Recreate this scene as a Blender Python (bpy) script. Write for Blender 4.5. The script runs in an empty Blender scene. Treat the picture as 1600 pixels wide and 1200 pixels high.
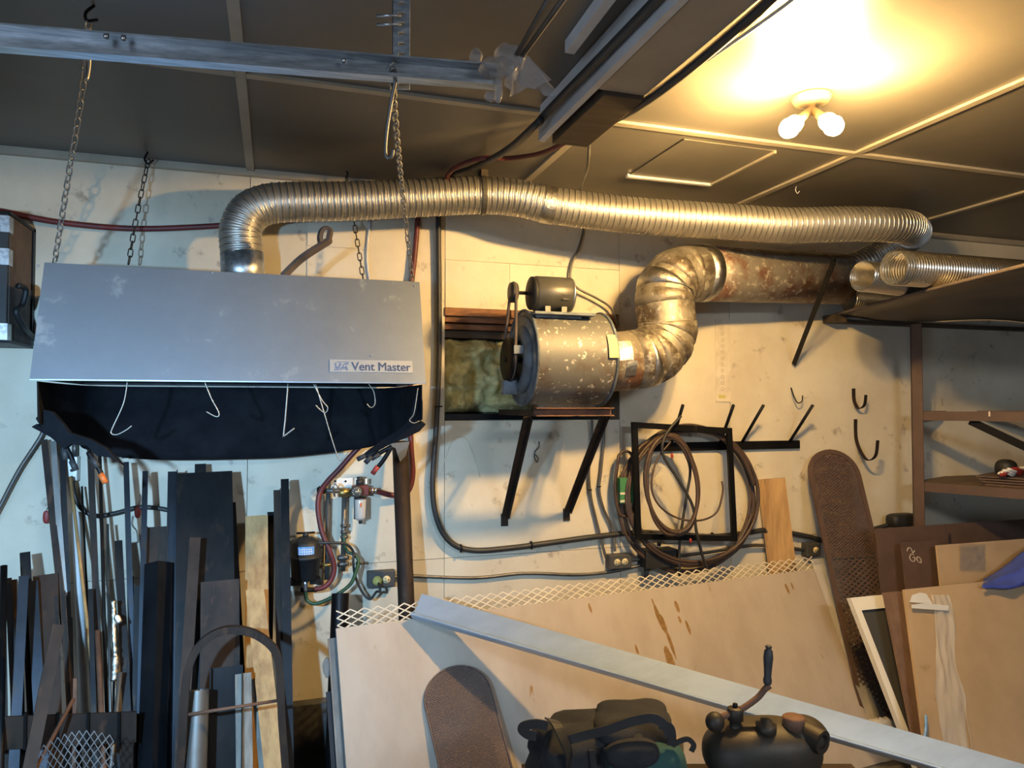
import bpy, bmesh, math, random
from mathutils import Vector as V, Matrix, noise
random.seed(7)
rad = math.radians
SC = bpy.context.scene
COL = SC.collection
# ------------------------------------------------------------------ camera
F = 1148.0
CAM = V((0, -3.4, 1.7)); YAW = rad(17.9); PIT = rad(1.7)
cd = bpy.data.cameras.new('camera'); cd.sensor_width = 36; cd.lens = 36*F/1600; cd.clip_start = .05
co = bpy.data.objects.new('camera', cd); COL.objects.link(co)
co.location = CAM; co.rotation_euler = (rad(90)+PIT, 0, -YAW)
SC.camera = co
f0 = V((math.sin(YAW), math.cos(YAW), 0))
RT = V((math.cos(YAW), -math.sin(YAW), 0))
FW = f0*math.cos(PIT)+V((0, 0, math.sin(PIT)))
UP = -f0*math.sin(PIT)+V((0, 0, math.cos(PIT)))
def ray(px, py): return FW+RT*((px-800)/F)+UP*((600-py)/F)
def W(px, py, off=0.0):          # point at distance off in front of the back wall
    d = ray(px, py); t = (-off-CAM.y)/d.y; return CAM+d*t
def H(px, py, z):                # point at height z
    d = ray(px, py); t = (z-CAM.z)/d.z; return CAM+d*t
def Z(px, py, dep): return CAM+ray(px, py)*dep   # point at camera depth
def depth(p): return (p-CAM).dot(FW)
CEIL = CAM.z+1.034
# ------------------------------------------------------------------ light, world, exposure
SC.view_settings.view_transform = 'Standard'; SC.view_settings.look = 'None'
SC.view_settings.gamma = 1; SC.view_settings.use_curve_mapping = False
SC.view_settings.exposure = 0.9
wd = bpy.data.worlds.new('world'); SC.world = wd; wd.use_nodes = True
wd.node_tree.nodes['Background'].inputs[0].default_value = (.55, .72, 1, 1)
wd.node_tree.nodes['Background'].inputs[1].default_value = 1.0
def area(name, loc, target, sx, sy, power, col):
    l = bpy.data.lights.new(name, 'AREA'); l.shape = 'RECTANGLE'; l.size = sx; l.size_y = sy
    l.energy = power; l.color = col
    o = bpy.data.objects.new(name, l); COL.objects.link(o); o.location = loc
    o.rotation_euler = (V(target)-V(loc)).to_track_quat('-Z', 'Y').to_euler(); return o
area('door_daylight', (-2.85, -5.3, 1.2), (0, -3.6, 1.2), 2.4, 2.1, 26, (.62, .80, 1))
def lamp(name, loc, power, col, r):
    l = bpy.data.lights.new(name, 'POINT'); l.energy = power; l.color = col; l.shadow_soft_size = r
    o = bpy.data.objects.new(name, l); COL.objects.link(o); o.location = loc
sl = bpy.data.lights.new('work_lamp_light', 'SPOT'); sl.energy = 215; sl.color = (.36, .66, 1); sl.shadow_soft_size = .035; sl.spot_size = rad(84); sl.spot_blend = 1.0
so = bpy.data.objects.new('work_lamp_light', sl); COL.objects.link(so); so.location = (-.68, -3.0, 1.75)
so.rotation_euler = (V((-.70, 0, .85))-so.location).to_track_quat('-Z', 'Y').to_euler()
area('rear_fill_light', (1.5, -5.1, CEIL-.06), (1.5, -4.2, 0), 1.3, .5, 56, (.86, .93, 1))  # unseen soft fill added behind the camera to brighten the boards
BULB = 1350.0
# ------------------------------------------------------------------ materials
MATS = {}
def mat(name, c1, c2=None, scale=6, rough=.6, metal=0, bump=0, bscale=None, lo=.4, hi=.65, stretch=(1, 1, 1), c3=None, s3=20, lo3=.6, hi3=.7, alpha=1, trans=0, emit=0, spec=.5, rough2=None):
    m = bpy.data.materials.new(name); m.use_nodes = True; nt = m.node_tree; N = nt.nodes; L = nt.links
    b = N['Principled BSDF']
    b.inputs['Base Color'].default_value = (*c1, 1); b.inputs['Roughness'].default_value = rough
    b.inputs['Metallic'].default_value = metal; b.inputs['Alpha'].default_value = alpha
    b.inputs['Transmission Weight'].default_value = trans; b.inputs['Specular IOR Level'].default_value = spec
    if emit:
        b.inputs['Emission Color'].default_value = (*c1, 1); b.inputs['Emission Strength'].default_value = emit
    tc = N.new('ShaderNodeTexCoord'); mp = N.new('ShaderNodeMapping'); mp.inputs['Scale'].default_value = stretch
    L.new(tc.outputs['Object'], mp.inputs['Vector'])
    def nz(s, det=6):
        n = N.new('ShaderNodeTexNoise'); n.inputs['Scale'].default_value = s; n.inputs['Detail'].default_value = det
        n.inputs['Roughness'].default_value = .62
        L.new(mp.outputs[0], n.inputs['Vector']); return n
    def ramp(n, a, bb):
        r = N.new('ShaderNodeMapRange'); r.inputs['From Min'].default_value = a; r.inputs['From Max'].default_value = bb
        L.new(n.outputs['Fac'], r.inputs['Value']); return r
    cur = None
    if c2:
        n = nz(scale); r = ramp(n, lo, hi)
        mx = N.new('ShaderNodeMix'); mx.data_type = 'RGBA'
        mx.inputs[6].default_value = (*c1, 1); mx.inputs[7].default_value = (*c2, 1)
        L.new(r.outputs[0], mx.inputs[0]); cur = mx.outputs[2]
        if rough2 is not None:
            rr = N.new('ShaderNodeMapRange'); rr.inputs['To Min'].default_value = rough; rr.inputs['To Max'].default_value = rough2
            L.new(r.outputs[0], rr.inputs['Value']); L.new(rr.outputs[0], b.inputs['Roughness'])
    if c3:
        n = nz(s3, 8); r = ramp(n, lo3, hi3)
        mx = N.new('ShaderNodeMix'); mx.data_type = 'RGBA'; mx.inputs[7].default_value = (*c3, 1)
        if cur: L.new(cur, mx.inputs[6])
        else: mx.inputs[6].default_value = (*c1, 1)
        L.new(r.outputs[0], mx.inputs[0]); cur = mx.outputs[2]
    if cur: L.new(cur, b.inputs['Base Color'])
    if bump:
        n = nz(bscale or scale*3); bp = N.new('ShaderNodeBump'); bp.inputs['Strength'].default_value = bump; bp.inputs['Distance'].default_value = .01
        L.new(n.outputs['Fac'], bp.inputs['Height']); L.new(bp.outputs[0], b.inputs['Normal'])
    MATS[name] = m; return m
mat('wall', (.66, .61, .49), (.54, .475, .36), 1.6, .55, c3=(.20, .15, .11), s3=10, lo3=.61, hi3=.76, bump=.08, bscale=40)
mat('ceiling', (.145, .132, .114), (.115, .104, .09), .9, .42, c3=(.26, .24, .20), s3=18, lo3=.70, hi3=.74, bump=.12, bscale=9)
mat('batten', (.40, .355, .28), (.34, .30, .23), 5, .4)
mat('concrete', (.10, .10, .10), (.05, .05, .055), 5, .9, bump=.3)
mat('floor', (.12, .115, .11), (.07, .065, .06), 3, .8, bump=.2)
mat('roomwall', (.2, .19, .17), (.16, .15, .14), 2, .7)
mat('hood', (.27, .305, .35), (.33, .37, .42), 2.2, .45, .6, c3=(.46, .48, .50), s3=9, lo3=.62, hi3=.70, rough2=.42, bump=.02, bscale=60)
mat('galv', (.42, .44, .46), (.62, .64, .66), 55, .38, .9, lo=.45, hi=.58)
mat('track', (.33, .36, .39), (.55, .58, .62), 30, .36, .85, stretch=(.3, 3, 3))
mat('flex', (.50, .48, .44), (.40, .38, .345), 9, .46, .85)
mat('flexshiny', (.78, .75, .68), rough=.26, metal=1)
mat('foil', (.62, .60, .55), (.40, .38, .33), 30, .35, 1.0, bump=.6, bscale=40)
mat('foilworn', (.30, .27, .215), (.12, .09, .06), 11, .45, .5, c3=(.52, .48, .39), s3=26, lo3=.56, hi3=.66, lo=.46, hi=.62, bump=.5, bscale=36)
mat('rustduct', (.30, .265, .215), (.20, .10, .065), 6, .5, .45, c3=(.60, .54, .42), s3=34, lo3=.55, hi3=.68, lo=.45, hi=.6, bump=.15, bscale=40)
mat('blower', (.15, .15, .145), (.10, .07, .045), 5, .55, .3, c3=(.52, .50, .44), s3=42, lo3=.595, hi3=.64, lo=.52, hi=.68)
mat('bluepaint', (.16, .20, .25), (.06, .07, .08), 8, .6, .2, bump=.2)
mat('motor', (.085, .083, .075), (.06, .058, .05), 8, .38, .2)
mat('black', (.014, .014, .015), (.025, .025, .026), 10, .55)
mat('cloth', (.008, .009, .012), (.014, .015, .018), 8, .95, spec=.1, bump=.2, bscale=60)
mat('rubber', (.022, .022, .022), (.035, .034, .033), 12, .5)
mat('redhose', (.14, .022, .02), (.09, .02, .02), 14, .5)
mat('brownhose', (.075, .045, .032), (.045, .03, .024), 12, .5)
mat('greenhose', (.018, .07, .03), (.012, .045, .02), 12, .45)
mat('darksteel', (.009, .0095, .011), (.017, .016, .016), 7, .45, .6, stretch=(1, 1, .25), spec=.22, c3=(.03, .022, .018), s3=22, lo3=.58, hi3=.7)
mat('bluesteel', (.024, .028, .036), (.014, .016, .019), 8, .4, .7, stretch=(1, 1, .25), spec=.22, c3=(.03, .026, .024), s3=22, lo3=.58, hi3=.7)
mat('brownsteel', (.045, .031, .024), (.023, .018, .016), 9, .6, .35, bump=.1, stretch=(1, 1, .4), spec=.22, c3=(.075, .042, .028), s3=22, lo3=.58, hi3=.7)
mat('rust', (.17, .085, .05), (.09, .05, .035), 14, .75, .2, bump=.2)
mat('greysteel', (.18, .175, .165), (.11, .10, .09), 8, .45, .7, stretch=(1, 1, .3))
mat('chain', (.30, .28, .25), (.40, .38, .34), 40, .45, .8)
mat('chaindark', (.035, .033, .03), (.06, .055, .05), 40, .5, .7)
mat('primer', (.105, .064, .049), (.08, .05, .04), 8, .6)
mat('brownlight', (.20, .13, .095), (.15, .09, .065), 6, .5, stretch=(5, 5, .5))
mat('wood', (.46, .29, .12), (.30, .17, .065), 5, .7, stretch=(6, 6, .6), c3=(.07, .05, .03), s3=9, lo3=.66, hi3=.75, bump=.15)
mat('woodgrey', (.26, .25, .22), (.15, .14, .125), 5, .8, stretch=(7, 7, .5), bump=.15)
mat('wooddark', (.075, .052, .032), (.045, .032, .022), 5, .7, stretch=(.6, 5, 5))
mat('woodred', (.27, .12, .05), (.15, .06, .03), 8, .7, stretch=(1.5, 1, 9), bump=.2)
mat('beampaint', (.42, .37, .30), (.34, .30, .24), 3, .6)
mat('whitepaint', (.66, .68, .70), (.55, .56, .57), 5, .5)
mat('mdf', (.43, .37, .305), (.37, .31, .25), 2.4, .6, c3=(.24, .13, .035), s3=5.0, lo3=.69, hi3=.735, stretch=(2.2, 2.2, .55))
mat('stain', (.22, .12, .03), (.36, .22, .09), 30, .5)
mat('mdf2', (.46, .34, .215), (.39, .285, .175), 3, .6, c3=(.30, .22, .12), s3=6, lo3=.66, hi3=.73)
mat('alu', (.38, .47, .59), (.33, .41, .51), 5, .32, .35, stretch=(.4, 4, 4))
mat('cream', (.66, .60, .48), (.5, .44, .34), 9, .6)
mat('plastic', (.80, .78, .72), rough=.10, alpha=.40, bump=1.0, bscale=16)
mat('plasticgrey', (.30, .28, .27), rough=.12, alpha=.5, bump=1.0, bscale=30)
mat('bowl', (.62, .60, .56), rough=.15, alpha=.75)
mat('insul', (.80, .72, .36), (.42, .39, .18), 9, .95, bump=.8, bscale=22, lo=.38, hi=.6)
mat('tape', (.56, .48, .28), (.45, .37, .2), 12, .6)
mat('bronze', (.34, .25, .09), (.22, .16, .07), 20, .4, .8)
mat('steelbright', (.55, .55, .55), rough=.3, metal=.9)
mat('white', (.80, .78, .72), rough=.5)
mat('ivory', (.72, .62, .36), rough=.5)
mat('yellow', (.50, .46, .14), rough=.5)
mat('orange', (.62, .15, .03), rough=.5)
mat('red', (.28, .03, .025), rough=.5)
mat('green', (.05, .20, .08), rough=.5)
mat('bluelabel', (.10, .28, .62), (.22, .42, .72), 60, .4)
mat('letterblue', (.12, .17, .30), rough=.5)
mat('plate', (.50, .52, .53), rough=.4, metal=.5)
mat('bluetarp', (.07, .11, .50), (.05, .08, .38), 9, .5, bump=.4, bscale=14)
mat('teal', (.018, .065, .062), rough=.9)
mat('bag', (.013, .014, .017), (.02, .021, .025), 30, .92, bump=.2, bscale=80)
mat('iron', (.038, .034, .028), (.06, .045, .032), 7, .55, .5, bump=.15)
mat('grip', (.030, .030, .033), (.05, .05, .05), 14, .6)
mat('glassgauge', (.10, .10, .09), rough=.15)
mat('chalk', (.6, .55, .5), rough=.9)
mat('leather', (.11, .085, .075), (.07, .055, .05), 12, .8)
mat('lampmetal', (.75, .62, .4), rough=.35, metal=.6)
mat('bulb', (1, .62, .22), emit=BULB)
mat('darkgrey', (.06, .06, .058), rough=.6)
mat('shelfwood', (.13, .085, .045), (.085, .055, .03), 4, .6, stretch=(.7, 4, 4))
mat('sheetdark', (.13, .10, .065), (.085, .065, .045), 2.5, .5)
# ------------------------------------------------------------------ mesh builder
def catmull(pts, n=8, closed=False):
    pts = [V(p) for p in pts]; out = []; m = len(pts)
    for i in range(m if closed else m-1):
        if closed: a, b, c, d = pts[i-1], pts[i], pts[(i+1) % m], pts[(i+2) % m]
        else: a, b, c, d = pts[max(i-1, 0)], pts[i], pts[i+1], pts[min(i+2, m-1)]
        for k in range(n):
            t = k/n
            out.append(.5*((2*b)+(c-a)*t+(2*a-5*b+4*c-d)*t*t+(3*b-a-3*c+d)*t**3))
    if not closed: out.append(pts[-1])
    return out
def resample(pts, step):
    out = [pts[0]]; acc = 0
    for a, b in zip(pts, pts[1:]):
        l = (b-a).length
        if l < 1e-9: continue
        t = step-acc
        while t <= l:
            out.append(a.lerp(b, t/l)); t += step
        acc = (acc+l) % step
    return out
class MB:
    def __init__(s): s.v = []; s.f = []; s.sm = []
    def add(s, vs, fs, smooth=False):
        o = len(s.v); s.v += [V(p) for p in vs]; s.f += [[i+o for i in f] for f in fs]; s.sm += [smooth]*len(fs); return s
    def obox(s, c, ax, ay, az):      # half axes
        c = V(c); vs = [c+ax*i+ay*j+az*k for i in (-1, 1) for j in (-1, 1) for k in (-1, 1)]
        return s.add(vs, [(0, 1, 3, 2), (4, 6, 7, 5), (0, 4, 5, 1), (2, 3, 7, 6), (0, 2, 6, 4), (1, 5, 7, 3)])
    def box(s, a, b):
        a, b = V(a), V(b); h = (b-a)/2
        return s.obox((a+b)/2, V((h.x, 0, 0)), V((0, h.y, 0)), V((0, 0, h.z)))
    def prism(s, poly, ext):         # planar polygon (3d pts) extruded by ext
        n = len(poly); poly = [V(p) for p in poly]; e = V(ext)
        fs = [list(range(n))[::-1], list(range(n, 2*n))]+[(i, (i+1) % n, n+(i+1) % n, n+i) for i in range(n)]
        return s.add(poly+[p+e for p in poly], fs)
    def sweep(s, path, prof, closed=False, cap=True, up=None, smooth=False, scale=None):
        path = [V(p) for p in path]; n = len(path); m = len(prof); vs = []
        T = []
        for i in range(n):
            a = path[i-1] if (i > 0 or closed) else path[i]; b = path[(i+1) % n] if (i < n-1 or closed) else path[i]
            t = (b-a); T.append(t.normalized() if t.length > 1e-9 else V((0, 0, 1)))
        u = V(up) if up is not None else (V((0, 0, 1)) if abs(T[0].z) < .9 else V((0, -1, 0)))
        for i in range(n):
            u = u-T[i]*u.dot(T[i]); u.normalize(); w = T[i].cross(u)
            k = scale[i] if scale else 1
            vs += [path[i]+w*(a*k)+u*(b*k) for a, b in prof]
        fs = []
        for i in range(n if closed else n-1):
            j = (i+1) % n
            fs += [(i*m+k, i*m+(k+1) % m, j*m+(k+1) % m, j*m+k) for k in range(m)]
        if cap and not closed: fs += [list(range(m))[::-1], list(range((n-1)*m, n*m))]
        return s.add(vs, fs, smooth)
    def tube(s, path, r, seg=8, closed=False, cap=True, scale=None):
        return s.sweep(path, [(r*math.cos(2*math.pi*k/seg), r*math.sin(2*math.pi*k/seg)) for k in range(seg)], closed, cap, None, True, scale)
    def cyl(s, a, b, r, seg=20, r2=None):
        return s.tube([a, b], r, seg, scale=[1, (r2/r if r2 is not None else 1)])
    def lathe(s, a, axis, prof, seg=24):   # prof: (along, radius)
        a = V(a); ax = V(axis).normalized()
        return s.tube([a+ax*t for t, _ in prof], 1, seg, scale=[max(r, 1e-4) for _, r in prof]) if all(prof[i+1][0] > prof[i][0] for i in range(len(prof)-1)) else s._lathe(a, ax, prof, seg)
    def _lathe(s, a, ax, prof, seg):
        u = ax.orthogonal().normalized(); w = ax.cross(u); m = seg
        vs = [a+ax*t+(u*math.cos(2*math.pi*k/m)+w*math.sin(2*math.pi*k/m))*max(r, 1e-4) for t, r in prof for k in range(m)]
        fs = [(i*m+k, i*m+(k+1) % m, (i+1)*m+(k+1) % m, (i+1)*m+k) for i in range(len(prof)-1) for k in range(m)]
        return s.add(vs, fs, True)
    def ball(s, c, rx, ry, rz, e=2.0, seg=24, rings=14, M=None, disp=0, ds=6):
        vs = []; fs = []
        sp = lambda x, p: math.copysign(abs(x)**p, x)
        for i in range(rings+1):
            th = -math.pi/2+math.pi*i/rings
            for k in range(seg):
                ph = 2*math.pi*k/seg; q = 2/e
                p = V((rx*sp(math.cos(th), q)*sp(math.cos(ph), q), ry*sp(math.cos(th), q)*sp(math.sin(ph), q), rz*sp(math.sin(th), q)))
                if disp: p *= 1+disp*noise.noise(p*ds)
                if M: p = M @ p
                vs.append(V(c)+p)
        fs = [(i*seg+k, i*seg+(k+1) % seg, (i+1)*seg+(k+1) % seg, (i+1)*seg+k) for i in range(rings) for k in range(seg)]
        return s.add(vs, fs, True)
    def grid(s, fn, nu, nv, smooth=True):
        vs = [fn(i/nu, j/nv) for j in range(nv+1) for i in range(nu+1)]
        fs = [(j*(nu+1)+i, j*(nu+1)+i+1, (j+1)*(nu+1)+i+1, (j+1)*(nu+1)+i) for j in range(nv) for i in range(nu)]
        return s.add(vs, fs, smooth)
    def build(s, name, m, parent=None, bevel=0, solid=0):
        lo = V((min(p.x for p in s.v), min(p.y for p in s.v), min(p.z for p in s.v)))
        hi = V((max(p.x for p in s.v), max(p.y for p in s.v), max(p.z for p in s.v)))
        o = V(((lo.x+hi.x)/2, (lo.y+hi.y)/2, lo.z))
        me = bpy.data.meshes.new(name); me.from_pydata([p-o for p in s.v], [], s.f)
        me.polygons.foreach_set('use_smooth', s.sm)
        bm = bmesh.new(); bm.from_mesh(me); bmesh.ops.remove_doubles(bm, verts=bm.verts, dist=1e-6)
        bmesh.ops.recalc_face_normals(bm, faces=bm.faces); bm.to_mesh(me); bm.free(); me.update()
        me.materials.append(MATS[m])
        ob = bpy.data.objects.new(name, me); COL.objects.link(ob); ob.location = o
        if solid: md = ob.modifiers.new('solid', 'SOLIDIFY'); md.thickness = solid
        if bevel: md = ob.modifiers.new('bevel', 'BEVEL'); md.width = bevel; md.segments = 2; md.limit_method = 'ANGLE'
        if parent: attach(ob, parent)
        return ob
def wloc(o):
    l = o.location.copy()
    return l
def attach(ob, p):
    ob.parent = p
    # all transforms here are pure translations of world coordinates
    m = V((0, 0, 0)); q = p
    m = V(q['_w']) if '_w' in q else q.location
    ob.matrix_parent_inverse = Matrix.Translation(-V(m))
    ob['_w'] = tuple(ob.location)
def tag(o, label, cat, group=None):
    o['label'] = label; o['category'] = cat
    if group: o['group'] = group
    return o
def thing(name, label, cat, loc, group=None):
    o = bpy.data.objects.new(name, None); COL.objects.link(o); o.location = loc; o.empty_display_size = .05
    return tag(o, label, cat, group)
def struct(o): o['kind'] = 'structure'; return o
def hose(pts, r, seg=8, n=8): return MB().tube(catmull(pts, n), r, seg)
def ring(c, ax, r, t, seg=20, s2=6):
    ax = V(ax).normalized(); u = ax.orthogonal().normalized(); w = ax.cross(u)
    return MB().tube([V(c)+u*(r*math.cos(2*math.pi*k/seg))+w*(r*math.sin(2*math.pi*k/seg)) for k in range(seg)], t, s2, closed=True)
X_, Y_, Z_ = V((1, 0, 0)), V((0, 1, 0)), V((0, 0, 1))

# ------------------------------------------------------------------ room shell
XL, XR, YF = -3.0, 5.4, -7.0
o = struct(MB().box((XL, YF, -.1), (XR, .15, 0)).build('floor', 'floor'))
CE = struct(MB().box((XL, YF, CEIL), (XR, .15, CEIL+.1)).build('ceiling', 'ceiling'))
hx0, hx1 = W(695, 560).x, W(968, 560).x
hz1 = W(695, 492).z; hz0 = W(695, 657).z
WB = struct(MB().box((XL, .1, 0), (hx0, .2, CEIL)).box((hx1, .1, 0), (XR, .2, CEIL)).box((hx0, .1, 0), (hx1, .2, hz0)).box((hx0, .1, hz1), (hx1, .2, CEIL)).box((hx0, .19, hz0), (hx1, .2, hz1)).build('wall_back', 'wall'))
SEAM = W(700, 872).z; SILL = W(450, 1097).z
g = .0012
def panel(x0, x1, z0, z1, y0=0.0, y1=.1): MB().box((x0+g, y0, z0+g), (x1-g, y1, z1-g)).build('panel', 'wall', WB)
xs = [XL, -1.33, -.11, hx0, hx1, 2.33, 3.55, XR]
for a, b in zip(xs, xs[1:]): panel(a, b, SILL, SEAM)
for a, b in zip(xs, xs[1:]):
    if a == hx0: panel(a, b, SEAM, hz0)
    else: panel(a, b, SEAM, CEIL)
pz = W(800, 412).z
panel(hx0, hx1, pz, CEIL); xm = W(796, 450).x; pb = hz1+.035
panel(hx0, xm, pb, pz, -.004); panel(xm, hx1, pb, pz, -.002)
xa = W(480, 400).x
for a, b, c, d in ((W(480, 400).x, W(575, 400).x, W(500, 385).z, W(500, 330).z), (W(480, 400).x, W(578, 400).x, 1.9, W(500, 388).z)):
    MB().box((a, -.005, c), (b, .004, d)).build('panel', 'wall', WB)
MB().tube(catmull([W(x, y, .0005) for x, y in ((688, 742), (697, 712), (706, 690), (718, 682), (730, 688), (740, 712), (750, 745))], 6), .003, 6).build('putty_mark', 'cream', WB)
struct(MB().box((XL, -.06, 0), (XR, .1, SILL)).build('baseboard_back', 'concrete'))
struct(MB().box((XR, YF, 0), (XR+.1, .2, CEIL)).build('wall_right', 'roomwall'))
struct(MB().box((XL, YF-.1, 0), (XR, YF, CEIL)).build('wall_front', 'roomwall'))
struct(MB().box((XL-.1, -4.0, 0), (XL, .2, CEIL)).box((XL-.1, YF, 0), (XL, -6.6, CEIL)).box((XL-.1, -6.6, 2.3), (XL, -4.0, CEIL)).build('wall_left', 'roomwall'))
# ceiling battens
k = 0
def trim(a, b, m='batten'):
    global k; k += 1; struct(MB().box(a, b).build('trim_%d' % k, m))
yb = -1.0
for x in (-.11, 1.09, 2.25, 3.43): trim((x-.016, -6.9, CEIL-.010), (x+.016, -.03, CEIL))
for a, b in ((XL, -.127), (-.093, 1.073), (1.107, 2.233), (2.267, 3.413), (3.447, XR)):
    trim((a, yb-.016, CEIL-.010), (b, yb+.016, CEIL))
trim((XL, -.03, CEIL-.03), (XR, 0, CEIL))
# ceiling hatch
hp = [H(985, 269, CEIL), H(1108, 287, CEIL), H(1203, 236, CEIL), H(1075, 214, CEIL)]
x0, x1 = (hp[0].x+hp[3].x)/2, (hp[1].x+hp[2].x)/2; y0, y1 = (hp[2].y+hp[3].y)/2, (hp[0].y+hp[1].y)/2
t = thing('attic_hatch', 'square painted hatch panel let into the ceiling with a chipped pale edge', 'hatch', ((x0+x1)/2, (y0+y1)/2, CEIL-.012))
MB().box((x0, y0, CEIL-.005), (x1, y1, CEIL-.001)).build('hatch_panel', 'ceiling', t)
MB().box((x0-.01, y1, CEIL-.014), (x1+.01, y1+.022, CEIL-.001)).build('edge_strip', 'white', t)
MB().box((x1, y0, CEIL-.013), (x1+.012, y1, CEIL-.001)).build('edge_strip', 'batten', t)
# ------------------------------------------------------------------ beam
bz = CAM.z+.918
b = thing('ceiling_beam', 'large painted ceiling beam with a pale side board and bare dark wood end', 'beam', (.96, -3, bz))
MB().box((.885, -6.95, bz), (1.036, -1.47, CEIL)).build('beam_body', 'beampaint', b, .004)
MB().box((.905, -1.469, bz-.012), (1.036, -1.05, CEIL)).build('beam_end', 'wooddark', b, .003)
MB().prism([(.858, -6.95, bz), (.858, -1.04, bz-.005), (.858, -1.06, CEIL-.003), (.858, -6.95, CEIL-.003)], (.022, 0, 0)).build('side_board', 'whitepaint', b)
def onbeam(px, py, z): return H(px, py, z)
pts = [V((1.052, -5.5, bz+.03)), V((1.052, -2.6, bz+.02)), V((1.056, -2.1, bz+.0)), V((1.053, -1.7, bz-.012)), V((1.053, -1.4, bz+.0)), V((1.052, -1.15, bz+.04)), V((1.052, -1.06, CEIL-.015))]
tag(hose(pts, .014).build('power_cable', 'rubber'), 'thick black cable clipped along the right edge of the ceiling beam', 'cable')
pts2 = [V((1.075, -5.5, bz+.05)), V((1.075, -2.7, bz+.03)), V((1.08, -2.2, bz-.02)), V((1.078, -1.8, bz-.01)), V((1.074, -1.5, bz+.02)), V((1.074, -1.2, CEIL-.008))]
tag(hose(pts2, .005).build('thin_cable', 'steelbright'), 'thin grey cable sagging beside the thick cable on the beam', 'cable')
pts = [V((.848, -5.5, bz+.02)), V((.846, -2.4, bz+.03)), H(870, 160, bz+.03), H(838, 195, bz+.0), H(790, 236, CAM.z+.95), W(740, 262, .42), W(705, 276, .30), W(686, 300, .05), W(685, 345, .035), W(686, 450, .03), W(686, 560, .03), W(682, 660, .03), W(676, 760, .03), W(684, 815, .03), W(705, 848, .03), W(740, 860, .03), W(800, 856, .03), W(860, 848, .03), W(935, 838, .03), W(1000, 832, .03), W(1060, 835, .04), W(1120, 838, .04), W(1195, 828, .03)]
BC = thing('black_cable', 'thick black cable from the ceiling beam down and across the cream wall', 'cable', W(740, 860, .03))
hose(pts, .0135).build('cable', 'rubber', BC)
for p in ((685, 635, .03), (830, 852, .03), (720, 857, .03), (1113, 838, .04)):
    q = W(*p); ring(q, X_ if p[0] > 700 else Z_, .017, .004, 14).build('clip', 'darksteel', BC)
pts = [W(690, 295, .12), W(702, 270, .40), W(722, 257, .5), W(755, 247, .6), W(800, 247, .6), W(850, 238, .75), W(893, 216, .95), V((1.05, -1.02, CEIL-.02))]
tag(hose(pts, .010).build('red_air_hose', 'redhose'), 'dark red air hose arching from the beam end towards the wall', 'hose')
pts = [V((1.06, -1.03, CEIL-.02)), H(921, 222, CEIL-.03), W(918, 262, .75), W(907, 300, .3), W(912, 352, .04), W(905, 385, .03), W(893, 415, .03), W(892, 438, .03), W(905, 452, .05), W(932, 466, .05), W(955, 482, .05), W(966, 510, .05)]
tag(hose(pts, .006).build('motor_cable', 'greysteel'), 'thin pale cable hanging from the beam down beside the blower motor', 'cable')
# pale batten on the ceiling left of the beam
a = H(890, 74, CEIL-.02); c = H(945, 0, CEIL-.02)
tag(MB().obox((a+(c-a)*2.0), (c-a)*2.0, V((.014, 0, 0)), V((0, 0, .018))).build('ceiling_strip', 'whitepaint'), 'short pale painted strip fixed to the ceiling left of the beam', 'strip')
# ------------------------------------------------------------------ garage door track
TK = .82
tb = Z(778, 121, 2.0*TK)
t0 = Z(0, 60, 1.79*TK); d = (tb-t0).normalized(); ta = t0-d*1.2
T = thing('door_track', 'galvanised steel overhead door track running below the ceiling', 'door track', tb)
s_ = .0235
prof = [(-.014, -s_), (.018, -s_), (.018, -s_+.008), (.014, -s_+.008), (.014, -s_+.004), (-.010, -s_+.004), (-.010, s_-.004), (.018, s_-.004), (.018, s_), (-.014, s_)]
MB().sweep([ta, tb], prof, up=Z_).build('channel', 'track', T)
for px, py in ((166, 57), (193, 60), (537, 95)):
    q = Z(px, py, (1.79+.21*px/778)*TK-.014); MB().ball(q, .006, .006, .006, seg=10, rings=6).build('bolt', 'steelbright', T)
hb = Z(627, 140, 1.99*TK+.02); ht = V((hb.x, hb.y, CEIL))
Hn = thing('perforated_hanger', 'perforated angle iron strut holding up the door track', 'bracket', hb)
m = MB(); wv = RT*.019
hgt = CEIL-hb.z
for i in range(14):
    zc = hb.z+hgt*(i+.5)/14; hh = hgt/28
    for sgn in (-1, 1): m.obox(V((hb.x, hb.y, zc))+wv*sgn*.68, wv*.32, f0*.0015, Z_*hh)
    m.obox(V((hb.x, hb.y, zc+hh*.65)), wv*.36, f0*.0015, Z_*hh*.35)
    m.obox(V((hb.x, hb.y, zc-hh*.65)), wv*.36, f0*.0015, Z_*hh*.35)
m.build('perforated_flange', 'track', Hn)
m = MB(); m.obox(V((hb.x, hb.y, hb.z+hgt/2))-wv+f0*.018, RT*.0015, f0*.018, Z_*hgt/2); m.build('side_flange', 'darksteel', Hn)
q = Z(620, 38, 1.99*TK+.01)
for dz in (0, .02): MB().cyl(q+Z_*dz-RT*.045, q+Z_*dz+RT*.01, .003, 8).build('bolt', 'steelbright', Hn)
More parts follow.
